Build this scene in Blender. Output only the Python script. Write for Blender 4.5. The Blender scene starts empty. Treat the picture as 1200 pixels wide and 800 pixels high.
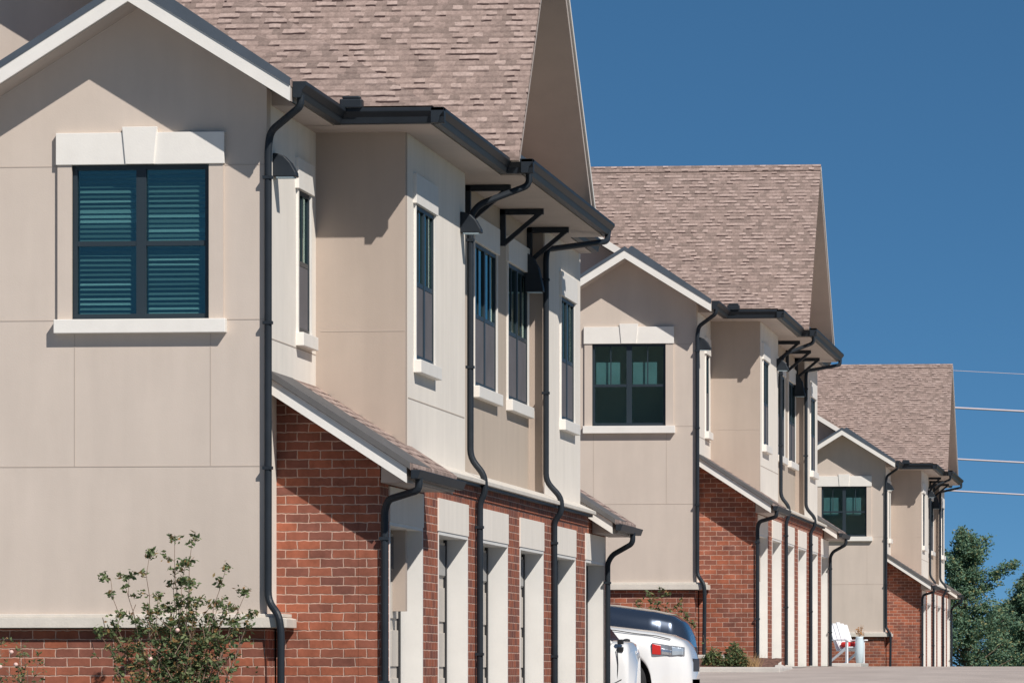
import bpy, bmesh, math, random
from mathutils import Vector, Matrix
random.seed(7)
S = bpy.context.scene
C = S.collection
R = math.radians

# ------------------------------------------------------------------ camera
cam = bpy.data.cameras.new('camera'); camo = bpy.data.objects.new('camera', cam)
C.objects.link(camo); S.camera = camo
FPX = 6640.0
YAW = math.atan(785 / FPX)
cam.sensor_width = 36.0; cam.sensor_fit = 'HORIZONTAL'
cam.lens = 36.0 * FPX / 1200.0
cam.shift_y = 390.0 / 1200.0
cam.clip_start = 0.5; cam.clip_end = 6000
camo.location = (0, 0, 0)
camo.rotation_euler = (R(90), 0, YAW)

# ------------------------------------------------------------------ light
SUN = Vector((0.70, -0.80, 1.0)).normalized()      # towards the sun
elev = math.asin(SUN.z); azim = math.atan2(SUN.x, SUN.y)
w = bpy.data.worlds.new('World'); S.world = w; w.use_nodes = True
nt = w.node_tree; nt.nodes.clear()
sky = nt.nodes.new('ShaderNodeTexSky'); sky.sky_type = 'NISHITA'; sky.sun_disc = False
sky.sun_elevation = elev; sky.sun_rotation = azim
sky.altitude = 3500; sky.air_density = 0.3; sky.dust_density = 0.3; sky.ozone_density = 6.0
bg = nt.nodes.new('ShaderNodeBackground'); bg.inputs[1].default_value = 0.085
wo = nt.nodes.new('ShaderNodeOutputWorld')
hs = nt.nodes.new('ShaderNodeHueSaturation'); hs.inputs['Saturation'].default_value = 1.05; hs.inputs['Hue'].default_value = 0.476; hs.inputs['Value'].default_value = 1.02
nt.links.new(sky.outputs[0], hs.inputs['Color']); sm = nt.nodes.new('ShaderNodeMix'); sm.data_type = 'RGBA'; sm.inputs[0].default_value = 0.42; sm.inputs[7].default_value = (0.62, 1.72, 3.9, 1)
nt.links.new(hs.outputs[0], sm.inputs[6]); nt.links.new(sm.outputs[2], bg.inputs[0]); nt.links.new(bg.outputs[0], wo.inputs[0])
sl = bpy.data.lights.new('sun', 'SUN'); sl.energy = 4.6; sl.angle = R(0.5); sl.color = (1.0, 0.945, 0.88)
so = bpy.data.objects.new('sun', sl); C.objects.link(so)
so.rotation_euler = SUN.to_track_quat('Z', 'Y').to_euler()
so.location = (30, -30, 60)
S.view_settings.view_transform = 'Standard'; S.view_settings.look = 'None'
S.view_settings.exposure = 0.0; S.view_settings.gamma = 1.0
S.view_settings.use_curve_mapping = False

# ------------------------------------------------------------------ materials
def newmat(name):
    m = bpy.data.materials.new(name); m.use_nodes = True
    t = m.node_tree; b = t.nodes['Principled BSDF']
    return m, t, b

def plain(name, col, rough=0.7, metal=0.0, noise=0.0, nscale=6.0, bump=0.0, bscale=60.0, spec=0.5, coat=0.0):
    m, t, b = newmat(name)
    b.inputs['Base Color'].default_value = (*col, 1)
    b.inputs['Roughness'].default_value = rough; b.inputs['Metallic'].default_value = metal
    b.inputs['Specular IOR Level'].default_value = spec
    b.inputs['Coat Weight'].default_value = coat
    g = t.nodes.new('ShaderNodeNewGeometry')
    if noise:
        n = t.nodes.new('ShaderNodeTexNoise'); n.inputs['Scale'].default_value = nscale
        n.inputs['Detail'].default_value = 6; n.inputs['Roughness'].default_value = 0.6
        t.links.new(g.outputs['Position'], n.inputs['Vector'])
        r = t.nodes.new('ShaderNodeMapRange')
        r.inputs[1].default_value = 0.3; r.inputs[2].default_value = 0.7
        r.inputs[3].default_value = 1 - noise; r.inputs[4].default_value = 1 + noise
        t.links.new(n.outputs[0], r.inputs[0])
        mx = t.nodes.new('ShaderNodeVectorMath'); mx.operation = 'SCALE'
        mx.inputs[0].default_value = col
        t.links.new(r.outputs[0], mx.inputs['Scale']); t.links.new(mx.outputs[0], b.inputs['Base Color'])
    if bump:
        n2 = t.nodes.new('ShaderNodeTexNoise'); n2.inputs['Scale'].default_value = bscale
        n2.inputs['Detail'].default_value = 4
        t.links.new(g.outputs['Position'], n2.inputs['Vector'])
        bp = t.nodes.new('ShaderNodeBump'); bp.inputs['Strength'].default_value = bump
        bp.inputs['Distance'].default_value = 0.01
        t.links.new(n2.outputs[0], bp.inputs['Height']); t.links.new(bp.outputs[0], b.inputs['Normal'])
    return m

def stucco(name, col):
    """painted stucco: fine grain, faint large mottling and vertical rain streaks"""
    m, t, b = newmat(name); b.inputs['Roughness'].default_value = 0.85; b.inputs['Specular IOR Level'].default_value = 0.25
    g = t.nodes.new('ShaderNodeNewGeometry')
    n = t.nodes.new('ShaderNodeTexNoise'); n.inputs['Scale'].default_value = 1.3; n.inputs['Detail'].default_value = 12; n.inputs['Roughness'].default_value = 0.72
    t.links.new(g.outputs['Position'], n.inputs['Vector'])
    sc = t.nodes.new('ShaderNodeVectorMath'); sc.operation = 'MULTIPLY'; sc.inputs[1].default_value = (5, 5, 0.7)
    t.links.new(g.outputs['Position'], sc.inputs[0])
    n3 = t.nodes.new('ShaderNodeTexNoise'); n3.inputs['Scale'].default_value = 1.0; n3.inputs['Detail'].default_value = 3
    t.links.new(sc.outputs[0], n3.inputs['Vector'])
    ad = t.nodes.new('ShaderNodeMath'); ad.operation = 'ADD'
    t.links.new(n.outputs[0], ad.inputs[0]); t.links.new(n3.outputs[0], ad.inputs[1])
    r = t.nodes.new('ShaderNodeMapRange'); r.inputs[1].default_value = 0.7; r.inputs[2].default_value = 1.3
    r.inputs[3].default_value = 0.94; r.inputs[4].default_value = 1.05
    t.links.new(ad.outputs[0], r.inputs[0])
    mx = t.nodes.new('ShaderNodeVectorMath'); mx.operation = 'SCALE'; mx.inputs[0].default_value = col
    t.links.new(r.outputs[0], mx.inputs['Scale']); t.links.new(mx.outputs[0], b.inputs['Base Color'])
    n2 = t.nodes.new('ShaderNodeTexNoise'); n2.inputs['Scale'].default_value = 70; n2.inputs['Detail'].default_value = 5
    t.links.new(g.outputs['Position'], n2.inputs['Vector'])
    bp = t.nodes.new('ShaderNodeBump'); bp.inputs['Strength'].default_value = 0.16; bp.inputs['Distance'].default_value = 0.006
    t.links.new(n2.outputs[0], bp.inputs['Height']); t.links.new(bp.outputs[0], b.inputs['Normal'])
    return m

def wall_uv(t, zs=1.0):
    """(across, up) coordinates on vertical or pitched faces, from world position and the true normal"""
    g = t.nodes.new('ShaderNodeNewGeometry')
    sp = t.nodes.new('ShaderNodeSeparateXYZ'); t.links.new(g.outputs['Position'], sp.inputs[0])
    sn = t.nodes.new('ShaderNodeSeparateXYZ'); t.links.new(g.outputs['True Normal'], sn.inputs[0])
    ax = t.nodes.new('ShaderNodeMath'); ax.operation = 'ABSOLUTE'; t.links.new(sn.outputs[0], ax.inputs[0])
    ay = t.nodes.new('ShaderNodeMath'); ay.operation = 'ABSOLUTE'; t.links.new(sn.outputs[1], ay.inputs[0])
    gt = t.nodes.new('ShaderNodeMath'); gt.operation = 'GREATER_THAN'
    t.links.new(ax.outputs[0], gt.inputs[0]); t.links.new(ay.outputs[0], gt.inputs[1])
    mx = t.nodes.new('ShaderNodeMix'); mx.data_type = 'FLOAT'
    t.links.new(gt.outputs[0], mx.inputs[0]); t.links.new(sp.outputs[0], mx.inputs[2]); t.links.new(sp.outputs[1], mx.inputs[3])
    mz = t.nodes.new('ShaderNodeMath'); mz.operation = 'MULTIPLY'; mz.inputs[1].default_value = zs
    t.links.new(sp.outputs[2], mz.inputs[0])
    cb = t.nodes.new('ShaderNodeCombineXYZ'); t.links.new(mx.outputs[0], cb.inputs[0]); t.links.new(mz.outputs[0], cb.inputs[1])
    return g, cb

def brick_mat():
    m, t, b = newmat('red_brick'); b.inputs['Roughness'].default_value = 0.88; b.inputs['Specular IOR Level'].default_value = 0.2
    g, cb = wall_uv(t)
    bt = t.nodes.new('ShaderNodeTexBrick'); bt.offset = 0.5
    bt.inputs['Scale'].default_value = 1.0; bt.inputs['Brick Width'].default_value = 0.212; bt.inputs['Row Height'].default_value = 0.0815
    bt.inputs['Mortar Size'].default_value = 0.0072; bt.inputs['Mortar Smooth'].default_value = 0.6; bt.inputs['Bias'].default_value = -0.1
    bt.inputs['Color1'].default_value = (0.340, 0.112, 0.064, 1); bt.inputs['Color2'].default_value = (0.170, 0.072, 0.056, 1)
    bt.inputs['Mortar'].default_value = (0.52, 0.345, 0.275, 1)
    # wobble
    nz = t.nodes.new('ShaderNodeTexNoise'); nz.inputs['Scale'].default_value = 17; t.links.new(g.outputs['Position'], nz.inputs['Vector'])
    wb = t.nodes.new('ShaderNodeVectorMath'); wb.operation = 'SCALE'; wb.inputs['Scale'].default_value = 0.018
    t.links.new(nz.outputs['Color'], wb.inputs[0])
    av = t.nodes.new('ShaderNodeVectorMath'); t.links.new(cb.outputs[0], av.inputs[0]); t.links.new(wb.outputs[0], av.inputs[1])
    t.links.new(av.outputs[0], bt.inputs['Vector'])
    n = t.nodes.new('ShaderNodeTexNoise'); n.inputs['Scale'].default_value = 5; n.inputs['Detail'].default_value = 8
    n.inputs['Roughness'].default_value = 0.7
    t.links.new(g.outputs['Position'], n.inputs['Vector'])
    r = t.nodes.new('ShaderNodeMapRange'); r.inputs[1].default_value = 0.3; r.inputs[2].default_value = 0.7
    r.inputs[3].default_value = 0.72; r.inputs[4].default_value = 1.35
    t.links.new(n.outputs[0], r.inputs[0])
    mx = t.nodes.new('ShaderNodeVectorMath'); mx.operation = 'SCALE'
    t.links.new(bt.outputs[0], mx.inputs[0]); t.links.new(r.outputs[0], mx.inputs['Scale']); t.links.new(mx.outputs[0], b.inputs['Base Color'])
    sub = t.nodes.new('ShaderNodeMath'); sub.operation = 'SUBTRACT'; sub.inputs[0].default_value = 1.0
    t.links.new(bt.outputs['Fac'], sub.inputs[1])
    bp = t.nodes.new('ShaderNodeBump'); bp.inputs['Strength'].default_value = 0.7; bp.inputs['Distance'].default_value = 0.012
    t.links.new(sub.outputs[0], bp.inputs['Height']); t.links.new(bp.outputs[0], b.inputs['Normal'])
    return m

def shingle_mat():
    m, t, b = newmat('laminated_shingles'); b.inputs['Roughness'].default_value = 0.95; b.inputs['Specular IOR Level'].default_value = 0.15
    g, cb = wall_uv(t)
    wn = t.nodes.new('ShaderNodeTexNoise'); wn.inputs['Scale'].default_value = 9; t.links.new(g.outputs['Position'], wn.inputs['Vector'])
    wb = t.nodes.new('ShaderNodeVectorMath'); wb.operation = 'MULTIPLY'; wb.inputs[1].default_value = (0.06, 0.020, 0)
    t.links.new(wn.outputs['Color'], wb.inputs[0])
    av = t.nodes.new('ShaderNodeVectorMath'); t.links.new(cb.outputs[0], av.inputs[0]); t.links.new(wb.outputs[0], av.inputs[1])
    # wide tabs, random tone each
    b1 = t.nodes.new('ShaderNodeTexBrick'); b1.offset = 0.43; b1.offset_frequency = 2
    b1.inputs['Scale'].default_value = 1; b1.inputs['Brick Width'].default_value = 0.108; b1.inputs['Row Height'].default_value = 0.066
    b1.inputs['Mortar Size'].default_value = 0.0; b1.inputs['Bias'].default_value = 0.0
    b1.inputs['Color1'].default_value = (0, 0, 0, 1); b1.inputs['Color2'].default_value = (1, 1, 1, 1); b1.inputs['Mortar'].default_value = (0.5, 0.5, 0.5, 1)
    t.links.new(av.outputs[0], b1.inputs['Vector'])
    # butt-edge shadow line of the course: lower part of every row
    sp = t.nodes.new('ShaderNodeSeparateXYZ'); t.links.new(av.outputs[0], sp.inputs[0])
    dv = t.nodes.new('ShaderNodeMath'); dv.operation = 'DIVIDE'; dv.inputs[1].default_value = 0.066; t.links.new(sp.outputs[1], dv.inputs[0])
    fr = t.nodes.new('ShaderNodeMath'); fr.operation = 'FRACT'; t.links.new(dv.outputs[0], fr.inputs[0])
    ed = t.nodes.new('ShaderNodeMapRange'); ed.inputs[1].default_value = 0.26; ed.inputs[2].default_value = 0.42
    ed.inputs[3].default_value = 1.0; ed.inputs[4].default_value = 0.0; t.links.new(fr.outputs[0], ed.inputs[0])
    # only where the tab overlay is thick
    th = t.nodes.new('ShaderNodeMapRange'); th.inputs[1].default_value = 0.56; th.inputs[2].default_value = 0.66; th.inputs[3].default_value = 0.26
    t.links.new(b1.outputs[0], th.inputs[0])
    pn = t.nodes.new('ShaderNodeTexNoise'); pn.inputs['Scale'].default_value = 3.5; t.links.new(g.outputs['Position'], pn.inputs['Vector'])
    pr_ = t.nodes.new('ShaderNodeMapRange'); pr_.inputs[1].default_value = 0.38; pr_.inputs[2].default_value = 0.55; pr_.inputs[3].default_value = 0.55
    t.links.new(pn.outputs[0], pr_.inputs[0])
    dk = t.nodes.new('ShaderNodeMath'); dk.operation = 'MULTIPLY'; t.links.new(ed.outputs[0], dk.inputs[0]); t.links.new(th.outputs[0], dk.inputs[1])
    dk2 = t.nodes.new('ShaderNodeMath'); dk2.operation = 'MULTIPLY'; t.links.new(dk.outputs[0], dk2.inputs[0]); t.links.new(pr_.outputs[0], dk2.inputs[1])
    cr = t.nodes.new('ShaderNodeValToRGB')
    cr.color_ramp.elements[0].color = (0.240, 0.182, 0.158, 1); cr.color_ramp.elements[0].position = 0.0
    cr.color_ramp.elements[1].color = (0.455, 0.350, 0.308, 1); cr.color_ramp.elements[1].position = 1.0
    e = cr.color_ramp.elements.new(0.5); e.color = (0.350, 0.262, 0.228, 1)
    t.links.new(b1.outputs[0], cr.inputs[0])
    gn = t.nodes.new('ShaderNodeTexNoise'); gn.inputs['Scale'].default_value = 26; gn.inputs['Detail'].default_value = 8; gn.inputs['Roughness'].default_value = 0.75
    t.links.new(g.outputs['Position'], gn.inputs['Vector'])
    gr = t.nodes.new('ShaderNodeMapRange'); gr.inputs[1].default_value = 0.3; gr.inputs[2].default_value = 0.7; gr.inputs[3].default_value = 0.68; gr.inputs[4].default_value = 1.30
    t.links.new(gn.outputs[0], gr.inputs[0])
    mx = t.nodes.new('ShaderNodeVectorMath'); mx.operation = 'SCALE'; t.links.new(cr.outputs[0], mx.inputs[0]); t.links.new(gr.outputs[0], mx.inputs['Scale'])
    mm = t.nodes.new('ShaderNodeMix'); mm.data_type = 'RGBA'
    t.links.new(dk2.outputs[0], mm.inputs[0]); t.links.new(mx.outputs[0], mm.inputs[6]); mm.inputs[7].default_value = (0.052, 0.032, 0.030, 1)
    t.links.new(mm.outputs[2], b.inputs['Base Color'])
    ht = t.nodes.new('ShaderNodeMath'); ht.operation = 'SUBTRACT'; t.links.new(b1.outputs[0], ht.inputs[0]); t.links.new(fr.outputs[0], ht.inputs[1])
    bp = t.nodes.new('ShaderNodeBump'); bp.inputs['Strength'].default_value = 0.55; bp.inputs['Distance'].default_value = 0.012
    t.links.new(ht.outputs[0], bp.inputs['Height']); t.links.new(bp.outputs[0], b.inputs['Normal'])
    return m

def glass_mat():
    m, t, b = newmat('window_glass')
    out = t.nodes['Material Output']; t.nodes.remove(b)
    tr = t.nodes.new('ShaderNodeBsdfTransparent'); tr.inputs[0].default_value = (0.66, 0.82, 0.82, 1)
    gl = t.nodes.new('ShaderNodeBsdfGlossy'); gl.inputs['Roughness'].default_value = 0.04; gl.inputs[0].default_value = (0.62, 0.80, 0.74, 1)
    g = t.nodes.new('ShaderNodeNewGeometry')
    n = t.nodes.new('ShaderNodeTexNoise'); n.inputs['Scale'].default_value = 1.2; t.links.new(g.outputs['Position'], n.inputs['Vector'])
    bp = t.nodes.new('ShaderNodeBump'); bp.inputs['Strength'].default_value = 0.12; bp.inputs['Distance'].default_value = 0.02
    t.links.new(n.outputs[0], bp.inputs['Height']); t.links.new(bp.outputs[0], gl.inputs['Normal'])
    # Schlick reflectance, the same from both sides of the thin pane
    dt = t.nodes.new('ShaderNodeVectorMath'); dt.operation = 'DOT_PRODUCT'
    t.links.new(g.outputs['Incoming'], dt.inputs[0]); t.links.new(g.outputs['True Normal'], dt.inputs[1])
    ab = t.nodes.new('ShaderNodeMath'); ab.operation = 'ABSOLUTE'; t.links.new(dt.outputs['Value'], ab.inputs[0])
    om = t.nodes.new('ShaderNodeMath'); om.operation = 'SUBTRACT'; om.inputs[0].default_value = 1.0; om.use_clamp = True; t.links.new(ab.outputs[0], om.inputs[1])
    pw = t.nodes.new('ShaderNodeMath'); pw.operation = 'POWER'; pw.inputs[1].default_value = 4.0; t.links.new(om.outputs[0], pw.inputs[0])
    fz = t.nodes.new('ShaderNodeMath'); fz.operation = 'MULTIPLY_ADD'; fz.inputs[1].default_value = 0.9; fz.inputs[2].default_value = 0.13; fz.use_clamp = True
    t.links.new(pw.outputs[0], fz.inputs[0])
    mx = t.nodes.new('ShaderNodeMixShader')
    t.links.new(fz.outputs[0], mx.inputs[0]); t.links.new(tr.outputs[0], mx.inputs[1]); t.links.new(gl.outputs[0], mx.inputs[2])
    t.links.new(mx.outputs[0], out.inputs[0])
    return m

def leaf_mat(name, c1, c2, c3=None):
    m, t, b = newmat(name); b.inputs['Roughness'].default_value = 0.55; b.inputs['Specular IOR Level'].default_value = 0.3
    g = t.nodes.new('ShaderNodeNewGeometry')
    cr = t.nodes.new('ShaderNodeValToRGB')
    cr.color_ramp.elements[0].color = (*c1, 1); cr.color_ramp.elements[1].color = (*c2, 1)
    if c3:
        cr.color_ramp.elements[1].position = 0.82
        e = cr.color_ramp.elements.new(0.92); e.color = (*c3, 1)
    t.links.new(g.outputs['Random Per Island'], cr.inputs[0]); t.links.new(cr.outputs[0], b.inputs['Base Color'])
    tl = t.nodes.new('ShaderNodeBsdfTranslucent'); t.links.new(cr.outputs[0], tl.inputs[0])
    mx = t.nodes.new('ShaderNodeMixShader'); mx.inputs[0].default_value = 0.28
    out = t.nodes['Material Output']
    t.links.new(b.outputs[0], mx.inputs[1]); t.links.new(tl.outputs[0], mx.inputs[2]); t.links.new(mx.outputs[0], out.inputs[0])
    return m

M = dict(
    dim_beige=stucco('dim_beige_stucco', (0.600, 0.515, 0.445)),  # front walls: the dimmer light on them is put into this tone
    bay=stucco('dim_taupe_stucco', (0.465, 0.385, 0.325)),  # bay fronts: taupe, darkened to carry the weaker light on them
    lit_cream=stucco('lit_cream_stucco', (0.84, 0.780, 0.700)),  # street walls: lightened, their brighter light is in the colour
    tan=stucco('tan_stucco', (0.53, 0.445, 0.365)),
    joint=plain('stucco_joint', (0.48, 0.405, 0.345), 0.9),
    trim=plain('white_trim', (0.82, 0.785, 0.73), 0.6, noise=0.04, nscale=4, bump=0.1),
    soffit=plain('tan_soffit', (0.50, 0.43, 0.385), 0.7, noise=0.05, nscale=3),
    slate=plain('slate_metal', (0.020, 0.026, 0.034), 0.5, noise=0.15, nscale=5, spec=0.28),
    flash=plain('blue_grey_flashing', (0.070, 0.088, 0.112), 0.55, noise=0.1, nscale=5),
    frame=plain('dark_window_frame', (0.022, 0.035, 0.046), 0.45),
    screen=plain('insect_screen', (0.12, 0.115, 0.125), 0.8, noise=0.12, nscale=3),
    blind=plain('window_blind', (0.46, 0.49, 0.49), 0.6),

    curtain=plain('window_curtain', (0.42, 0.46, 0.47), 0.8, noise=0.2, nscale=2),
    room=plain('room_interior', (0.50, 0.64, 0.72), 0.9),
    door=plain('beige_door_paint', (0.55, 0.50, 0.44), 0.6, noise=0.04, nscale=3),
    jamb=plain('jamb_paint', (0.78, 0.76, 0.72), 0.6, noise=0.04, nscale=3),
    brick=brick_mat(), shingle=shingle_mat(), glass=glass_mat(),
    ledge=plain('cast_ledge', (0.66, 0.61, 0.54), 0.75, noise=0.07, nscale=5, bump=0.2),
    concrete=plain('pale_concrete', (0.56, 0.53, 0.49), 0.85, noise=0.12, nscale=3, bump=0.3),
    asphalt=plain('worn_asphalt', (0.45, 0.385, 0.345), 0.9, noise=0.13, nscale=0.9, bump=0.6, bscale=40),
    dark_asphalt=plain('dark_asphalt', (0.16, 0.155, 0.15), 0.9, noise=0.12, nscale=2, bump=0.5, bscale=40),
    leadgrey=plain('lead_grey_metal', (0.115, 0.110, 0.108), 0.7, noise=0.12, nscale=5),
    bounce_grey=plain('grey_bounce', (0.50, 0.50, 0.51), 0.9, noise=0.08, nscale=2),
    soil=plain('mulch_soil', (0.16, 0.085, 0.062), 0.95, noise=0.5, nscale=18, bump=1.0, bscale=50),
    lawn=plain('dry_lawn', (0.10, 0.11, 0.045), 0.95, noise=0.3, nscale=2, bump=1.0, bscale=30),
    bark=plain('bark', (0.16, 0.115, 0.085), 0.9, noise=0.3, nscale=20),
    twig=plain('twig', (0.22, 0.15, 0.11), 0.85, noise=0.2, nscale=20),
    leaf=leaf_mat('shrub_leaf', (0.060, 0.105, 0.045), (0.20, 0.25, 0.11), (0.36, 0.21, 0.09)),
    needle=leaf_mat('tree_leaf', (0.080, 0.165, 0.125), (0.22, 0.34, 0.20), (0.34, 0.32, 0.15)),
    bloom=plain('pale_bloom', (0.75, 0.50, 0.44), 0.6),
    white_paint=plain('white_car_paint', (0.80, 0.80, 0.79), 0.28, coat=1.0, spec=0.5),
    dark_paint=plain('dark_blue_car_paint', (0.042, 0.058, 0.090), 0.25, metal=0.5, coat=1.0),
    carglass=plain('car_glass', (0.010, 0.028, 0.055), 0.05, spec=0.8),
    tyre=plain('tyre_rubber', (0.022, 0.022, 0.024), 0.85),
    rim=plain('alloy_rim', (0.42, 0.43, 0.45), 0.35, metal=0.8),
    black=plain('black_plastic', (0.016, 0.017, 0.020), 0.5),
    lens=plain('clear_lamp', (0.50, 0.58, 0.66), 0.10, metal=0.4),
    chromeish=plain('lamp_reflector', (0.75, 0.78, 0.82), 0.18, metal=0.9),
    red=plain('red_lens', (0.55, 0.028, 0.022), 0.2),
    tail=plain('tail_lens', (0.28, 0.035, 0.030), 0.2),
    redcloth=plain('red_cushion', (0.72, 0.035, 0.030), 0.8),
    chairw=plain('white_chair_paint', (0.82, 0.84, 0.86), 0.5),
    pot=plain('pale_pot', (0.62, 0.72, 0.76), 0.35),
    cable=plain('cable', (0.62, 0.55, 0.58), 0.5),
)

def slat_mat():
    m, t, b = newmat('blind_slats'); b.inputs['Roughness'].default_value = 0.5
    g = t.nodes.new('ShaderNodeNewGeometry'); r = t.nodes.new('ShaderNodeValToRGB')
    r.color_ramp.elements[0].color = (0.16, 0.18, 0.17, 1); r.color_ramp.elements[1].color = (0.60, 0.62, 0.60, 1)
    e = r.color_ramp.elements.new(0.75); e.color = (0.30, 0.33, 0.32, 1)
    t.links.new(g.outputs['Random Per Island'], r.inputs[0]); t.links.new(r.outputs[0], b.inputs['Base Color'])
    return m
M['slat'] = slat_mat()

# ------------------------------------------------------------------ mesh helpers
class MB:
    def __init__(s): s.v = []; s.f = []; s.mi = []; s.pieces = []
    def add(s, vs, fs, mi=0):
        o = len(s.v); s.v += [tuple(p) for p in vs]; f0 = len(s.f)
        s.f += [tuple(i + o for i in f) for f in fs]; s.mi += [mi] * len(fs)
        s.pieces.append((o, len(s.v), f0, len(s.f)))
        return s
    def box(s, x0, x1, y0, y1, z0, z1, mi=0):
        x0, x1 = sorted((x0, x1)); y0, y1 = sorted((y0, y1)); z0, z1 = sorted((z0, z1))
        v = [(x0,y0,z0),(x1,y0,z0),(x1,y1,z0),(x0,y1,z0),(x0,y0,z1),(x1,y0,z1),(x1,y1,z1),(x0,y1,z1)]
        return s.add(v, [(0,3,2,1),(4,5,6,7),(0,1,5,4),(1,2,6,5),(2,3,7,6),(3,0,4,7)], mi)
    def prism_y(s, poly, y0, y1, mi=0):          # polygon in (x,z), extruded along y
        n = len(poly)
        a = sum(poly[i][0]*poly[(i+1)%n][1]-poly[(i+1)%n][0]*poly[i][1] for i in range(n))
        if a < 0: poly = poly[::-1]
        v = [(x,y0,z) for x,z in poly] + [(x,y1,z) for x,z in poly]
        fs = [tuple(range(n)), tuple(range(2*n-1, n-1, -1))] + [(i, i+n, (i+1)%n+n, (i+1)%n) for i in range(n)]
        return s.add(v, fs, mi)
    def prism_x(s, poly, x0, x1, mi=0):          # polygon in (y,z), extruded along x
        n = len(poly)
        a = sum(poly[i][0]*poly[(i+1)%n][1]-poly[(i+1)%n][0]*poly[i][1] for i in range(n))
        if a < 0: poly = poly[::-1]
        v = [(x1,y,z) for y,z in poly] + [(x0,y,z) for y,z in poly]
        fs = [tuple(range(n)), tuple(range(2*n-1, n-1, -1))] + [(i, i+n, (i+1)%n+n, (i+1)%n) for i in range(n)]
        return s.add(v, fs, mi)
    def tube(s, pts, r, n=8, sq=False, taper=None, mi=0):
        pts = [Vector(p) for p in pts]; rings = []
        up0 = Vector((0, 0, 1))
        for i, p in enumerate(pts):
            if i == 0: d = pts[1]-p
            elif i == len(pts)-1: d = p-pts[i-1]
            else: d = (pts[i+1]-p).normalized()+(p-pts[i-1]).normalized()
            if d.length < 1e-9: d = Vector((0,0,1))
            d.normalize()
            a = Vector((0,1,0)) if abs(d.y) < 0.9 else Vector((1,0,0))
            u = d.cross(a).normalized(); v = d.cross(u).normalized()
            rr = r if taper is None else r*(1+(taper-1)*i/(len(pts)-1))
            ring = []
            for k in range(n):
                an = 2*math.pi*(k+0.5)/n
                cx, cy = math.cos(an), math.sin(an)
                if sq:
                    q = max(abs(cx), abs(cy)); cx /= q; cy /= q
                ring.append(p+u*cx*rr+v*cy*rr)
            rings.append(ring)
        vs = [q for rg in rings for q in rg]; fs = []
        for i in range(len(pts)-1):
            for k in range(n):
                a = i*n+k; b2 = i*n+(k+1)%n
                fs.append((a, b2, b2+n, a+n))
        fs.append(tuple(range(n))[::-1]); fs.append(tuple(range((len(pts)-1)*n, len(pts)*n)))
        return s.add(vs, fs, mi)
    def lathe(s, cx, cy, prof, n=20, mi=0):
        vs = []; fs = []
        for r, z in prof:
            for k in range(n):
                a = 2*math.pi*k/n; vs.append((cx+r*math.cos(a), cy+r*math.sin(a), z))
        for i in range(len(prof)-1):
            for k in range(n):
                fs.append((i*n+k, i*n+(k+1)%n, (i+1)*n+(k+1)%n, (i+1)*n+k))
        fs.append(tuple(range(n))[::-1]); fs.append(tuple(range((len(prof)-1)*n, len(prof)*n)))
        return s.add(vs, fs, mi)
    def build(s, name, mats, parent=None, off=None, bevel=0, smooth=False):
        me = bpy.data.meshes.new(name)
        vs = s.v if off is None else [(a-off[0], b-off[1], c-off[2]) for a, b, c in s.v]
        me.from_pydata(vs, [], s.f)
        if not isinstance(mats, (list, tuple)): mats = [mats]
        for m_ in mats: me.materials.append(m_)
        if len(mats) > 1: me.polygons.foreach_set('material_index', s.mi)
        if smooth: me.polygons.foreach_set('use_smooth', [True]*len(me.polygons))
        me.update()
        o = bpy.data.objects.new(name, me); C.objects.link(o)
        if parent: o.parent = parent
        if bevel:
            b = o.modifiers.new('bevel', 'BEVEL'); b.width = bevel; b.segments = 2; b.limit_method = 'ANGLE'
        return o

def build_split(b, name, mats, parent=None, off=None, bevel=0, smooth=False, gap=0.012):
    """one object per cluster of touching pieces"""
    P = b.pieces; n = len(P); bb = []
    for (va, vb, fa, fb) in P:
        q = b.v[va:vb]; bb.append([min(p[i] for p in q)-gap/2 for i in range(3)]+[max(p[i] for p in q)+gap/2 for i in range(3)])
    par = list(range(n))
    def fd(i):
        while par[i] != i: i = par[i]
        return i
    for i in range(n):
        for j in range(i+1, n):
            if all(bb[i][k] <= bb[j][k+3] and bb[j][k] <= bb[i][k+3] for k in range(3)): par[fd(i)] = fd(j)
    out = []
    for r0 in sorted(set(fd(i) for i in range(n))):
        m_ = MB()
        for i in range(n):
            if fd(i) == r0:
                va, vb, fa, fb = P[i]
                o = len(m_.v); m_.v += b.v[va:vb]; m_.f += [tuple(q-va+o for q in f) for f in b.f[fa:fb]]; m_.mi += b.mi[fa:fb]
        out.append(m_.build(name, mats, parent, off, bevel, smooth))
    return out[0]

def tag(o, label=None, cat=None, group=None, kind=None):
    if label: o['label'] = label
    if cat: o['category'] = cat
    if group: o['group'] = group
    if kind: o['kind'] = kind
    return o
def empty(name, loc, rz=0):
    o = bpy.data.objects.new(name, None); C.objects.link(o); o.location = loc; o.rotation_euler.z = rz
    o.empty_display_size = 0.5
    return o
def copy_tree(o, parent=None):
    c = o.copy(); C.objects.link(c); c.parent = parent
    for ch in list(o.children): copy_tree(ch, c)
    return c

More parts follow.
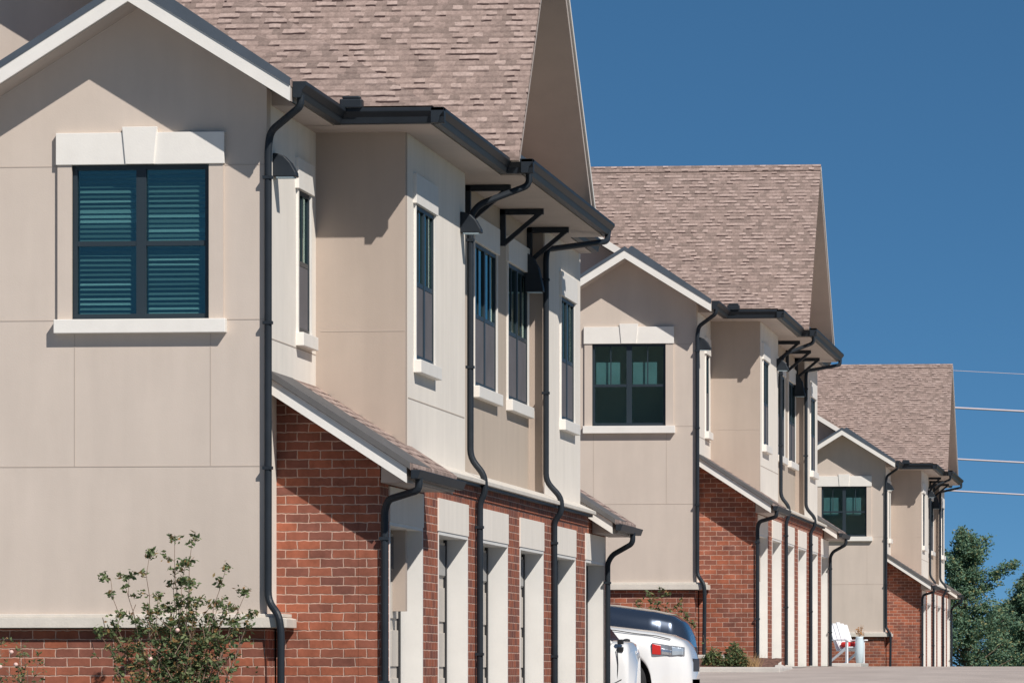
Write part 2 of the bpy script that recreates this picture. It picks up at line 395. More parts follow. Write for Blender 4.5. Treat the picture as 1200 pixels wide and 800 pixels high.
# ------------------------------------------------------------------ ground
def ground_z(y):
    K = [(-200,-1.7),(0,-1.6),(40,-0.97),(72,-0.89),(77,-0.66),(84,-0.35),(91,0.02),(97,0.13),(104,0.15),(150,0.16),(165,0.12),(200,-0.5),(260,-0.9),(400,-2),(5000,-2)]
    for (a, za), (b, zb) in zip(K, K[1:]):
        if y <= b:
            t = (y-a)/(b-a); return za+(zb-za)*t
    return -2
ys = list(range(-200, 0, 40))+[i for i in range(0, 200, 2)]+[200,220,240,260,300,350,400,700,1200,2500,5000]
def strip(name, x0, x1, y0, y1, dz, mat, thick=0.0):
    yy = [y0]+[y for y in ys if y0 < y < y1]+[y1]
    vs = []; fs = []
    for y in yy: vs += [(x0, y, ground_z(y)+dz), (x1, y, ground_z(y)+dz)]
    for i in range(len(yy)-1): fs.append((2*i, 2*i+1, 2*i+3, 2*i+2))
    b = MB().add(vs, fs)
    return b.build(name, mat)
g_ = strip('ground', -3000, 3000, -200, 5000, -0.02, M['lawn']); tag(g_, kind='structure')
r_ = strip('road', -7.19, 5, 73, 185, 0.0, M['asphalt']); tag(r_, kind='structure')
r_ = strip('road', -7.19, 5, -60, 73, 0.0, M['dark_asphalt']); tag(r_, kind='structure')
for ya, yb in ((72, 92.3), (117.5, 139.5)):
    r_ = strip('parking_lot', -40, -7.19, ya, yb, 0.0, M['asphalt']); tag(r_, kind='structure')
r2 = strip('bounce_strip', -22, -7.19, 26, 48.4, 0.008, M['bounce_grey']); tag(r2, kind='structure')  # added pale ground out of view, bounces light into the gable shade
r3 = strip('driveway', -7.19, -6.45, 96.4, 117, 0.006, M['concrete']); tag(r3, kind='structure')

# ------------------------------------------------------------------ apartment building
# local measures: X across (distance from the row's sight line), V along the row from the front gable, Z above the eye; base at Z0
Z0 = -0.89
OFF = (-9.2, 0.0, Z0)
LEN = 21.4
PITCH = 0.62
APX = -9.32
def U(x): return 5.985-PITCH*abs(x-APX)
def Um(x): return 5.985-PITCH*(x-APX)            # right slope carried on up to the main ridge
MAINX = -13.6

def wallF(b, x0, x1, z0, top, holes, v0, v1, brk=()):
    xs = sorted(set([x0, x1]+[h[0] for h in holes]+[h[1] for h in holes]+[q for q in brk if x0 < q < x1]))
    for a, c in zip(xs, xs[1:]):
        zs = z0
        for h in sorted([h for h in holes if h[0] <= a+1e-6 and h[1] >= c-1e-6], key=lambda h: h[2]):
            b.box(a, c, v0, v1, zs, h[2]); zs = h[3]
        b.prism_y([(a, zs), (c, zs), (c, top(c)), (a, top(a))], v0, v1)
def wallS(b, v0, v1, z0, z1, holes, x0, x1):
    vs = sorted(set([v0, v1]+[h[0] for h in holes]+[h[1] for h in holes]))
    for a, c in zip(vs, vs[1:]):
        zs = z0
        for h in sorted([h for h in holes if h[0] <= a+1e-6 and h[1] >= c-1e-6], key=lambda h: h[2]):
            b.box(x0, x1, a, c, zs, h[2]); zs = h[3]
        b.box(x0, x1, a, c, zs, z1)

def window(root, kind, plane, a0, a1, z0, z1, twin, blinds=False, lowscreen=False, tr=0.13):
    """window part (its trim surround) with frame, glass, sill, header as sub-parts; kind F faces -y, S faces +x"""
    def bx(b, p0, p1, q0, q1, c0, c1):      # p along the wall, q outwards from the plane, c height
        if kind == 'F': b.box(p0, p1, plane-q1, plane-q0, c0, c1)
        else: b.box(plane+q0, plane+q1, p0, p1, c0, c1)
    t = MB()
    td = 0.035 if kind == 'F' else 0.02
    bx(t, a0-tr, a0, -0.02, td, z0, z1); bx(t, a1, a1+tr, -0.02, td, z0, z1)
    bx(t, a0-tr, a1+tr, -0.02, 0.004, z0-0.03, z0)
    part = t.build('window', M['dim_beige'] if kind == 'F' else M['trim'], root, OFF)
    # header with keystone
    h = MB(); hh = 0.285
    ex = 0.012 if kind == 'F' else 0.06
    bx(h, a0-tr-ex, a1+tr+ex, -0.02, 0.055 if kind == 'F' else 0.036, z1, z1+hh)
    mid = (a0+a1)/2; kw = min(0.16, (a1-a0)*0.16)
    if kind == 'F': h.prism_y([(mid-kw*0.8, z1-0.0), (mid+kw*0.8, z1), (mid+kw, z1+hh+0.05), (mid-kw, z1+hh+0.05)], plane-0.072, plane-0.01)
    h.build('header', M['trim'], part, OFF, bevel=0.004)
    s = MB(); bx(s, a0-tr-0.025, a1+tr+0.03, -0.02, 0.10 if kind == 'F' else 0.075, z0-0.125, z0)
    s.build('sill', M['trim'], part, OFF, bevel=0.006)
    f = MB(); fw = 0.042; d0, d1 = (-0.075, -0.02) if kind == 'F' else (-0.05, 0.002)
    bx(f, a0, a0+fw, d0, d1, z0, z1); bx(f, a1-fw, a1, d0, d1, z0, z1)
    bx(f, a0+fw, a1-fw, d0, d1, z0, z0+fw+0.01); bx(f, a0+fw, a1-fw, d0, d1, z1-fw, z1)
    units = [(a0+fw, a1-fw)]
    if twin:
        bx(f, mid-0.045, mid+0.045, d0, d1, z0+fw+0.01, z1-fw); units = [(a0+fw, mid-0.045), (mid+0.045, a1-fw)]
    zm = (z0+z1)/2-0.01
    for u0, u1 in units:
        bx(f, u0, u1, d0+0.008, d1-0.006, zm-0.022, zm+0.022)
        um = (u0+u1)/2
        if not blinds: bx(f, um-0.009, um+0.009, d0+0.015, d1-(0.018 if kind == 'F' else 0.008), zm+0.022, z1-fw)
    f.build('frame', M['frame'], part, OFF)
    g = MB()
    for u0, u1 in units: bx(g, u0, u1, *((-0.056, -0.052) if kind == 'F' else (-0.022, -0.018)), z0+fw, z1-fw)
    g.build('glass', M['glass'], part, OFF)
    if lowscreen:
        sc = MB()
        for u0, u1 in units: bx(sc, u0+0.004, u1-0.004, -0.010, -0.007, z0+fw+0.014, zm-0.024)
        sc.build('insect_screen', M['screen'], part, OFF)
    # dark room behind: reveal box, open to the glass
    rm = MB(); D = 1.3
    bx(rm, a0-0.5, a1+0.5, -D-0.05, -D, z0-0.6, z1+0.3)
    bx(rm, a0-0.5, a0-0.45, -D, -0.30, z0-0.6, z1+0.3); bx(rm, a1+0.45, a1+0.5, -D, -0.30, z0-0.6, z1+0.3)
    bx(rm, a0-0.45, a1+0.45, -D, -0.30, z0-0.6, z0-0.55); bx(rm, a0-0.45, a1+0.45, -D, -0.30, z1+0.25, z1+0.3)
    rm.build('room', M['room'], part, OFF)
    return part, units, zm

def make_building():
    root = empty('apartment_building', (0, 0, 0))
    B = lambda b, n, m, **k: build_split(b, n, m, root, OFF, **k)
    # ---- front (and mirrored rear) gable volume
    wf = (-9.92, -8.67, 3.19, 4.58)
    b = MB()
    wallF(b, -12.6, -8.15, 0.5, lambda x: U(x), [wf], 0.0, 0.22, brk=(APX,))
    for z in (1.87, 3.185, 4.57):
        for xa, xb in ([(-12.55, -8.15)] if z == 1.87 else [(-12.55, -10.06), (-8.53, -8.15)]):
            b.box(xa, xb, -0.003, 0.0, z-0.004, z+0.004, 1)
    for x in (-9.90, -8.66, -11.6): b.box(x-0.004, x+0.004, -0.0025, 0.0, 1.876, 3.06 if x > -11 else 4.56, 1)
    B(b, 'gable_wall', [M['dim_beige'], M['joint']])
    b = MB()
    wallF(b, -12.6, -8.15, 0.5, lambda x: U(x), [], LEN-0.22, LEN, brk=(APX,))
    B(b, 'gable_wall', M['dim_beige'])
    ws = (1.76, 2.50, 3.17, 4.50)
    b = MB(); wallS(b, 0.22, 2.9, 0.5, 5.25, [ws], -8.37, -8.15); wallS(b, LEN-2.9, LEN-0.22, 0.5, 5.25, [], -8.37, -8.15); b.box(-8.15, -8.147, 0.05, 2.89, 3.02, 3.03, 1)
    B(b, 'side_wall', [M['lit_cream'], M['joint']])
    # main wing wall set back behind the small gable
    b = MB()
    for v0, v1 in ((1.05, 1.27), (LEN-1.27, LEN-1.05)):
        b.prism_y([(-20, Z0), (-8.38, Z0), (-8.38, Um(-8.38)-0.01), (MAINX, Um(MAINX)-0.01), (-20, Um(MAINX)-PITCH*6.4-0.01)], v0, v1)
    b.box(-20.0, -19.8, 1.27, LEN-1.27, Z0, 4.4)
    B(b, 'rear_wing_wall', M['dim_beige'])
    # ---- base brick and ledge of the gable
    b = MB(); b.box(-12.6, -8.17, 0.03, 1.0, Z0, 0.41); b.box(-12.6, -8.17, LEN-1.0, LEN-0.03, Z0, 0.41)
    b.box(-8.40, -8.17, 1.0, 3.0, Z0, 0.41)
    B(b, 'brick_base', M['brick'])
    b = MB()
    b.prism_y([(-12.65, 0.42), (-7.96, 0.42), (-7.96, 0.50), (-8.02, 0.515), (-12.65, 0.515)], -0.075, 0.52)
    b.box(-12.65, -8.0, -0.045, 0.5, 0.515, 0.545)
    b.box(-12.65, -8.05, LEN-0.5, LEN+0.07, 0.42, 0.51)
    B(b, 'ledge', M['ledge'], bevel=0.005)
    # ---- bays and recessed middle (upper floor)
    wb1 = (3.53, 4.90, 3.01, 4.50); wb2 = (16.30, 17.80, 3.01, 4.47)
    wm1 = (9.42, 11.38, 3.06, 4.59); wm2 = (12.42, 14.38, 3.06, 4.59)
    b = MB(); wallS(b, 3.02, 7.37, 2.0, 5.125, [wb1], -7.49, -7.29); b.box(-7.29, -7.287, 3.05, 7.3, 2.62, 2.63, 1); B(b, 'bay_wall', [M['lit_cream'], M['joint']])
    b = MB(); wallS(b, 14.68, 18.56, 2.0, 5.125, [wb2], -7.49, -7.29); B(b, 'bay_wall', M['lit_cream'])
    b = MB(); b.box(-8.15, -7.292, 2.9, 3.02, 0.6, 5.125); b.box(-8.15, -7.292, 18.44, 18.558, 2.0, 5.125); 
    b.box(-7.49, -7.292, 14.56, 14.68, 2.0, 5.125); b.box(-8.1, -7.30, 2.897, 2.9, 3.245, 3.255, 1)
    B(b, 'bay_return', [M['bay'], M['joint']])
    b = MB(); wallS(b, 7.37, 14.56, 2.0, 5.125, [wm1, wm2], -7.66, -7.46); b.box(-7.66, -7.3, 7.25, 7.368, 2.0, 5.12)
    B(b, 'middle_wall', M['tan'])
    # ---- garage storey in brick, six openings
    ops = [(1.12+3.43*k, 1.12+3.43*k+2.28) for k in range(6)]
    GL = 20.75
    b = MB(); wallS(b, 0.55, GL, Z0, 1.93, [(a, c, Z0, 1.40) for a, c in ops], -7.40, -7.20)
    shU = lambda x: 2.53-0.65*(x+8.15)
    b.prism_y([(-8.15, Z0), (-7.402, Z0), (-7.402, shU(-7.402)), (-8.15, shU(-8.15))], 0.553, 0.75)
    b.prism_y([(-8.15, Z0), (-7.402, Z0), (-7.402, shU(-7.402)), (-8.15, shU(-8.15))], GL-0.2, GL-0.003)
    for va, vb in ((0.553, 0.75), (GL-0.2, GL-0.003)): b.prism_y([(-7.402, 1.93), (-7.202, 1.93), (-7.202, shU(-7.202)+0.03), (-7.402, shU(-7.402))], va, vb)
    B(b, 'brick_wall', M['brick'])
    # soldier course over the openings, slightly proud
    b = MB(); b.box(-7.20, -7.185, 3.9, 18.5, 1.80, 1.93); B(b, 'brick_course', M['brick'])
    for a, c in ops:
        d = MB()
        d.box(-7.215, -7.185, a-0.02, c+0.02, 1.40, 1.72)
        part = B(d, 'garage_header', M['lit_cream'])
    for a, c in ops:
        d = MB()          # sectional door: horizontal panels with grooves
        n = 5; h = (1.38-Z0)/n
        d.box(-7.46, -7.43, a+0.02, c-0.02, Z0, 1.38)
        for k in range(n):
            for q in range(4):
                wq = (c-a-0.16)/4; va = a+0.08+q*wq
                d.box(-7.43, -7.415, va+0.03, va+wq-0.03, Z0+k*h+0.06, Z0+(k+1)*h-0.05)
        part = B(d, 'garage_door', M['door'], bevel=0.004)
        e = MB()
        e.box(-7.45, -7.192, a-0.004, a+0.03, Z0, 1.40); e.box(-7.45, -7.192, c-0.035, c+0.004, Z0, 1.40)
        e.box(-7.45, -7.192, a+0.03, c-0.035, 1.365, 1.399)
        e.build('door_frame', M['jamb'], part, OFF)
        e = MB(); e.box(-7.44, -7.40, c-0.11, c-0.04, Z0, 1.36); e.build('weather_seal', M['black'], part, OFF)
        e = MB(); e.box(-7.412, -7.405, a+0.1, c-0.12, 1.00, 1.30); e.build('dark_top_panel', M['carglass'], part, OFF)  # dark glossy panel across the top of the door
        e = MB(); e.box(-7.428, -7.395, (a+c)/2-0.08, (a+c)/2+0.08, -0.45, -0.42); e.build('handle', M['black'], part, OFF)
    # ledge over the garage
    b = MB(); b.prism_y([(-7.47, 1.945), (-7.09, 1.945), (-7.09, 1.985), (-7.28, 2.075), (-7.47, 2.075)], 3.95, 18.52)
    B(b, 'ledge', M['ledge'], bevel=0.004)
    b = MB(); b.box(-7.3, -7.13, 3.95, 18.5, 1.915, 1.945); B(b, 'ledge_shade_strip', M['slate'])  # dark strip standing in for the shadow under the ledge overhang
    # ---- shed roofs over the garage ends
    for v0, v1, vf in ((0.12, 3.35, 0.12), (18.60, 21.2, 18.60)):
        b = MB()
        zt = lambda x: 2.73-0.65*(x+8.15)
        b.prism_y([(-8.15, zt(-8.15)-0.06), (-6.86, zt(-6.86)-0.06), (-6.86, zt(-6.86)), (-8.15, zt(-8.15))], v0-0.03, v1)
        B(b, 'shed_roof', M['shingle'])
        b = MB(); b.prism_y([(-8.148, zt(-8.15)-0.20), (-6.9, zt(-6.9)-0.20), (-6.9, zt(-6.9)-0.062), (-8.148, zt(-8.15)-0.062)], v0, v0+0.035)
        b.prism_y([(-8.148, zt(-8.15)-0.20), (-6.9, zt(-6.9)-0.20), (-6.9, zt(-6.9)-0.062), (-8.148, zt(-8.15)-0.062)], v1-0.04, v1-0.005)
        B(b, 'rake_board', M['trim'])
        b = MB(); b.prism_y([(-8.146, zt(-8.15)-0.195), (-6.9, zt(-6.9)-0.195), (-6.9, zt(-6.9)-0.065), (-8.146, zt(-8.15)-0.065)], v0+0.036, v1-0.042)
        b.box(-7.197, -6.875, v0+0.44, v1-0.05, 1.735, 1.76)
        b.prism_y([(-7.19, 1.737), (-6.875, 1.737), (-6.875, 1.80), (-7.19, zt(-7.19)-0.15)], v0+0.42, v0+0.44)
        B(b, 'soffit', M['soffit'])
        b = MB(); b.prism_y([(-8.146, zt(-8.146)-0.055), (-6.865, zt(-6.865)-0.055), (-6.865, zt(-6.865)+0.006), (-8.146, zt(-8.146)+0.006)], v0-0.036, v0-0.031); b.prism_y([(-8.146, zt(-8.146)+0.001), (-6.865, zt(-6.865)+0.001), (-6.865, zt(-6.865)+0.006), (-8.146, zt(-8.146)+0.006)], v0-0.031, v0+1.35); B(b, 'rake_flashing', M['leadgrey'])
        b = MB(); b.prism_y([(-6.86, 1.755), (-6.80, 1.755), (-6.77, 1.835), (-6.86, 1.835)], v0-0.02, v1+0.03)
        B(b, 'gutter', M['slate'], bevel=0.006)
    # ---- roofs
    b = MB()
    T = 0.20
    # small front gables and main wing gables; coplanar right slope
    for (va, vb, vm0, vm1) in ((-0.50, 1.0, 0.55, 9.2), (LEN-1.0, LEN+0.5, LEN-9.2, LEN-0.55)):
        xe = -7.86
        b.prism_y([(APX, U(APX)+T-0.06), (APX, U(APX)+T), (xe, U(xe)+T), (xe, U(xe)+T-0.06)], va, vb if va < 0 else vb)
        b.prism_y([(APX, U(APX)+T-0.06), (APX, U(APX)+T), (-13.0, U(-13.0)+T), (-13.0, U(-13.0)+T-0.06)], va, vb)
        b.prism_y([(MAINX, Um(MAINX)+T-0.07), (MAINX, Um(MAINX)+T), (xe, Um(xe)+T), (xe, Um(xe)+T-0.07)], (vm0 if va < 0 else vm0), vm1)
        b.prism_y([(MAINX, Um(MAINX)+T-0.07), (MAINX, Um(MAINX)+T), (-20.5, Um(MAINX)-PITCH*6.9+T), (-20.5, Um(MAINX)-PITCH*6.9+T-0.07)], vm0, vm1)
    # bay hip roofs
    ze = 5.30
    for (v0, v1, s, xb) in ((2.16, 9.2, 1, -6.94), (18.4, 12.2, -1, -7.12)):
        r0 = v0+s*2.3
        top = ze+PITCH*2.3
        vs = [(xb, v0, ze), (xb-2.3, v0, ze), (xb-2.3, r0, top), (xb, v1, ze), (xb-2.3, v1, top), (xb-2.3, v1, ze)]
        fs = [(0, 1, 2), (0, 2, 4, 3), (0, 3, 5, 1), (1, 5, 4, 2), (3, 4, 5)]
        if s > 0: fs = [f[::-1] for f in fs]
        b.add(vs, fs)
    # transverse main roof
    xg = -6.72; vn, va_, vf, zr = 7.30, 10.60, 14.75, 8.50
    sn = (zr-5.33)/(va_-vn); sf = (zr-5.33)/(vf-va_)
    b.prism_x([(vn-0.02, 5.33), (va_, zr), (va_, zr-0.09), (vn-0.02, 5.25)], -20, xg)
    b.prism_x([(vf+0.1, 5.25), (va_, zr-0.09), (va_, zr), (vf+0.1, 5.33)], -20, xg)
    # ridge cap
    b.prism_x([(va_-0.12, zr-0.09), (va_, zr+0.035), (va_+0.12, zr-0.09)], -20, xg+0.005)
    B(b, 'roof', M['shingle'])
    # soffit boards beneath the transverse roof (underside of both slopes)
    b = MB()
    b.prism_x([(vn, 5.25), (va_, zr-0.092), (va_, zr-0.22), (vn+0.12, 5.24)], -7.8, xg-0.01)
    b.prism_x([(vf, 5.25), (vf-0.12, 5.24), (va_, zr-0.22), (va_, zr-0.092)], -7.8, xg-0.01)
    # eave return closing the foot of the rake
    b.prism_y([(-8.15, U(-8.15)+0.01), (-7.865, U(-7.865)+0.01), (-7.865, 5.26), (-8.15, 5.40)], -0.455, 0.0)
    b.prism_y([(-8.15, 5.125), (-7.87, 5.125), (-7.87, U(-7.87)+0.03), (-8.15, U(-8.15)+0.03)], 0.28, 0.299)
    # flat soffits
    b.box(-8.2, -7.87, 0.3, 2.2, 5.125, 5.145)
    b.prism_y([(-8.14, U(-8.14)-0.0), (-7.87, U(-7.87)-0.0), (-7.87, U(-7.87)+0.03), (-8.14, U(-8.14)+0.03)], -0.46, 0.3)
    b.box(-8.6, -6.95, 2.17, 15.9, 5.125, 5.145); b.box(-8.6, -7.13, 15.9, 18.4, 5.125, 5.145)
    b.box(-6.95, -6.73, 7.6, 15.9, 5.125, 5.145)
    b.box(-8.2, -7.87, 18.45, LEN, 5.125, 5.145)
    # sloped soffits of the rakes
    for v0, v1 in ((-0.46, 0.0), (LEN, LEN+0.46)):
        b.prism_y([(APX, U(APX)), (APX, U(APX)+0.03), (-7.87, U(-7.87)+0.03), (-7.87, U(-7.87))], v0, v1)
        b.prism_y([(APX, U(APX)), (APX, U(APX)+0.03), (-13.0, U(-13.0)+0.03), (-13.0, U(-13.0))], v0, v1)
    for v0, v1 in ((0.58, 1.05), (LEN-1.05, LEN-0.58)):
        b.prism_y([(MAINX, Um(MAINX)), (MAINX, Um(MAINX)+0.03), (APX, Um(APX)+0.03), (APX, Um(APX))], v0, v1)
    B(b, 'soffit', M['soffit'])
    # gable infill under the transverse roof
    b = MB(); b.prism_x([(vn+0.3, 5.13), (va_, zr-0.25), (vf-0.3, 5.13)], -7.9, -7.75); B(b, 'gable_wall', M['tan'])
    # rake boards (white)
    b = MB()
    for v in (-0.50, LEN+0.46):
        for xa, xb_ in ((APX, -7.86), (APX, -13.0)):
            b.prism_y([(xa, U(xa)+0.005), (xa, U(xa)+0.142), (xb_, U(xb_)+0.142), (xb_, U(xb_)+0.005)], v-0.012, v+0.03)
    for v in (0.545, LEN-0.575):
        b.prism_y([(MAINX, Um(MAINX)+0.005), (MAINX, Um(MAINX)+0.142), (-9.2, Um(-9.2)+0.142), (-9.2, Um(-9.2)+0.005)], v-0.012, v+0.03)
    # far rake of the transverse gable
    b.prism_x([(vf+0.08, 5.24), (va_, zr-0.09), (va_, zr-0.01), (vf+0.08, 5.32)], xg-0.01, xg+0.012)
    B(b, 'rake_board', M['trim'])
    b = MB()
    for v in (-0.52,):
        b.prism_y([(APX, U(APX)+0.142), (APX, U(APX)+0.205), (-7.86, U(-7.86)+0.205), (-7.86, U(-7.86)+0.142)], v-0.004, v+0.04)
        b.prism_y([(APX+0.06, U(APX)+0.168), (APX+0.12, U(APX)+0.215), (-7.86, U(-7.86)+0.215), (-7.86, U(-7.86)+0.205)], v-0.002, v+0.12)
        b.prism_y([(APX, U(APX)+0.142), (APX, U(APX)+0.205), (-13.0, U(-13)+0.205), (-13.0, U(-13)+0.142)], v-0.004, v+0.04)
    B(b, 'rake_flashing', M['flash'])
    # ---- gutters (ogee-like profile), part of the eaves
    def gy(x, v0, v1):
        g = MB(); g.prism_y([(x, 5.13), (x+0.07, 5.13), (x+0.085, 5.19), (x+0.125, 5.24), (x+0.125, 5.275), (x, 5.275)], v0, v1)
        B(g, 'gutter', M['slate'], bevel=0.005)
    def gx(v, x0, x1, s=-1):
        g = MB(); g.prism_x([(v, 5.13), (v+s*0.07, 5.13), (v+s*0.085, 5.19), (v+s*0.125, 5.24), (v+s*0.125, 5.275), (v, 5.275)], x0, x1)
        B(g, 'gutter', M['slate'], bevel=0.005)
    gy(-7.86, -0.36, 2.17); gx(2.17, -7.86, -6.815); gy(-6.94, 2.045, 7.50); gx(7.52, -6.94, -6.595); gy(-6.72, 7.395, 15.85)
    gy(-7.12, 15.9, 18.35); gy(-7.86, 18.6, LEN+0.36)
    # second metal lip behind the long middle gutter
    b = MB(); b.box(-6.80, -6.735, 7.5, 16.0, 5.277, 5.32); b.box(-6.87, -6.82, 7.7, 15.9, 5.32, 5.40); B(b, 'eave_flashing', M['flash'])
    for (x, v) in ((-7.68, 2.12), (-6.86, 7.47)):
        b = MB(); b.box(x-0.11, x+0.10, v-0.115, v+0.03, 5.27, 5.355); b.box(x-0.09, x+0.08, v-0.09, v+0.02, 5.355, 5.385)
        B(b, 'splash_guard', M['slate'], bevel=0.012)
    # ---- downspouts
    r = 0.034
    def ds(pts):
        g = MB(); out = []
        P = [Vector(p) for p in pts]
        out.append(P[0])
        for i in range(1, len(P)-1):      # rounded elbows
            a, p, c = P[i-1], P[i], P[i+1]
            q = min(0.09, (p-a).length*0.45, (c-p).length*0.45)
            s0 = p+(a-p).normalized()*q; s1 = p+(c-p).normalized()*q
            for k in range(5):
                t_ = k/4; out.append(s0*(1-t_)**2+p*2*t_*(1-t_)+s1*t_*t_)
        out.append(P[-1])
        g.tube(out, r, 12)
        for a, c in zip(P, P[1:]):
            if abs(a.x-c.x) < .03 and abs(a.y-c.y) < .03 and a.z-c.z > 1.0:
                n_ = int((a.z-c.z)/1.3)+1
                for k in range(n_):
                    zz = a.z-0.25-k*1.3; x_ = (a.x+c.x)/2
                    if zz > c.z+0.1: g.box(x_-r-0.012, x_+r+0.006, a.y-r-0.006, a.y+r+0.006, zz-0.014, zz+0.014)
        g.build('downspout', M['slate'], root, OFF)
    ds([(-7.80, -0.27, 5.16), (-7.80, -0.27, 5.06), (-8.11, -0.045, 4.86), (-8.13, -0.045, 4.7), (-8.13, -0.045, 0.66), (-8.02, -0.12, 0.53), (-8.00, -0.12, 0.38), (-8.02, -0.04, Z0+0.1)])
    ds([(-6.82, 0.35, 1.77), (-6.82, 0.35, 1.66), (-7.12, 0.50, 1.58), (-7.155, 0.52, 1.48), (-7.155, 0.52, Z0+0.05)])
    ds([(-6.66, 7.62, 5.16), (-6.66, 7.62, 5.02), (-7.16, 7.50, 4.82), (-7.245, 7.45, 4.7), (-7.245, 7.45, 2.22), (-7.10, 7.47, 2.04), (-7.10, 7.47, 1.86), (-7.15, 7.47, 1.76), (-7.15, 7.47, Z0+0.05)])
    ds([(-6.66, 15.7, 5.16), (-6.66, 15.6, 5.05), (-7.24, 14.5, 4.88), (-7.25, 14.45, 4.78), (-7.25, 14.45, 2.22), (-7.08, 14.50, 2.03), (-7.08, 14.50, 1.86), (-7.16, 14.52, 1.76), (-7.16, 14.52, Z0+0.05)])
    ds([(-6.82, 20.35, 1.77), (-6.82, 20.35, 1.64), (-7.09, 20.5, 1.50), (-7.15, 20.5, 1.40), (-7.15, 20.5, Z0+0.05)])
    # ---- eave brackets
    for v in (8.72, 11.80, 14.38):
        g = MB(); xw = -7.46; t_ = 0.04
        L = 0.48
        g.box(xw, xw+0.06, v-t_, v+t_, 4.72, 5.12)
        g.box(xw, xw+L, v-t_, v+t_, 5.06, 5.122)
        g.prism_y([(xw+0.0, 4.74), (xw+0.055, 4.72), (xw+L, 5.075), (xw+L-0.075, 5.075)], v-t_+0.008, v+t_-0.008)
        B(g, 'eave_bracket', M['slate'], bevel=0.004)
    # ---- wedge wall lamps beside the downspouts
    for (xw, v, k_) in ((-8.15, 0.42, 0), (-7.29, 7.05, 0), (-7.46, 14.2, 1)):
        g = MB()
        g.prism_y([(xw, 4.49-.12*k_), (xw+0.215, 4.49-.12*k_), (xw+0.21, 4.53-.11*k_), (xw+0.16, 4.62+.03*k_), (xw+0.10, 4.68+.08*k_), (xw+0.04, 4.70+.11*k_), (xw, 4.705+.11*k_)], v-0.09, v+0.09)
        part = B(g, 'wall_lamp', M['slate'], bevel=0.01)
        e = MB(); e.box(xw+0.03, xw+0.19, v-0.08, v+0.08, 4.482-.12*k_, 4.49-.12*k_); e.build('lens', M['room'], part, OFF)
    # ---- side windows
    window(root, 'S', -8.15, *ws, False, lowscreen=True, tr=0.05)
    window(root, 'S', -7.29, *wb1, True, lowscreen=True, tr=0.05)
    window(root, 'S', -7.29, *wb2, True, lowscreen=True, tr=0.05)
    window(root, 'S', -7.46, *wm1, True, lowscreen=True, tr=0.05)
    window(root, 'S', -7.46, *wm2, True, lowscreen=True, tr=0.05)
    return root

WF = (-9.92, -8.67, 3.19, 4.58)
def front_window(root, style):
    part, units, zm = window(root, 'F', 0.0, *WF, True, blinds=(style == 'blinds'))
    if style == 'blinds':
        b = MB()
        for u0, u1 in units:
            z = WF[2]+0.06; k = 0
            while z < WF[3]-0.05:
                tilt = (0.010 if z > zm+0.33 else 0.017 if z > zm-0.05 else 0.009)+0.004*random.random()
                v = 0.085
                gap = 0.10 if z < zm else 0.012
                e1 = random.uniform(-.002, .002); q0, q1 = u0+0.01, u1-gap*0.6
                b.add([(q0, v, z-tilt), (q1, v, z-tilt+e1), (q1, v+0.022, z+tilt+e1), (q0, v+0.022, z+tilt),
                       (q0, v, z-tilt-.0015), (q1, v, z-tilt-.0015+e1), (q1, v+0.022, z+tilt-.0015+e1), (q0, v+0.022, z+tilt-.0015)],
                      [(3,2,1,0),(4,5,6,7),(0,1,5,4),(2,3,7,6)])
                z += 0.044
        b.build('blind', M['slat'], part, OFF)
    else:
        b = MB()
        for u0, u1 in units:
            b.box(u0+0.01, u1-0.12, 0.13, 0.14, zm+0.02 if style == 'curtain' else zm-0.1, zm+0.40)
        b.build('blind', M['curtain'], part, OFF)

bl1 = make_building()
bl2 = copy_tree(bl1); bl3 = copy_tree(bl1)
for bl, Y, dz, st, lab in ((bl1, 50.2, 0.0, 'blinds', 'nearest stucco and brick apartment building, its gable window covered by slatted blinds'),
                      (bl2, 95.5, 1.015, 'curtain', 'middle apartment building of the row, standing right behind the parked cars'),
                      (bl3, 157.0, 0.63, 'shade', 'farthest and smallest apartment building of the row, beside the tall green tree')):
    bl.location = (OFF[0], Y, Z0+dz)
    front_window(bl, st)
    tag(bl, lab, 'building', 'stucco and brick apartment buildings in a row')

# ------------------------------------------------------------------ beds, kerbs, slab at the middle building
def kerb(name, x0, x1, y0, y1, h=0.14, wd=0.15, zref=None):
    b = MB(); z = ground_z((y0+y1)/2) if zref is None else zref
    b.box(x0, x1, y0, y0+wd, z-0.3, z+h); b.box(x1-wd, x1, y0+wd, y1, z-0.3, z+h)
    o = b.build(name, M['concrete'], bevel=0.02); tag(o, kind='structure'); return o
kerb('kerb', -11.5, -6.5, 92.2, 95.2, h=0.125, zref=0.0, wd=0.18)
b = MB()
n1, n2 = 40, 24
vs = []; fs = []
for j in range(n2+1):
    for i in range(n1+1):
        x = -11.5+(4.86)*i/n1; y = 92.36+2.7*j/n2
        t_ = j/n2
        vs.append((x, y, 0.10+0.17*t_+random.uniform(-0.02, 0.02)))
for j in range(n2):
    for i in range(n1): a = j*(n1+1)+i; fs.append((a, a+1, a+n1+2, a+n1+1))
o = b.add(vs, fs).build('flower_bed', M['soil']); tag(o, kind='structure')
b = MB(); b.box(-11.5, -7.5, 95.0, 95.42, -0.1, 0.335); o = b.build('pavement', M['concrete'], bevel=0.02); tag(o, kind='structure')
b = MB(); b.prism_y([(-7.19, 0.22), (-6.95, 0.20), (-6.62, 0.05), (-6.62, -0.1), (-7.19, -0.1)], 95.0, 98.2); o = b.build('apron', M['concrete']); tag(o, kind='structure')
b = MB(); b.box(-12.5, -7.85, 139.5, 143, 0.0, 0.285); o = b.build('patio', M['concrete'], bevel=0.02); tag(o, kind='structure')

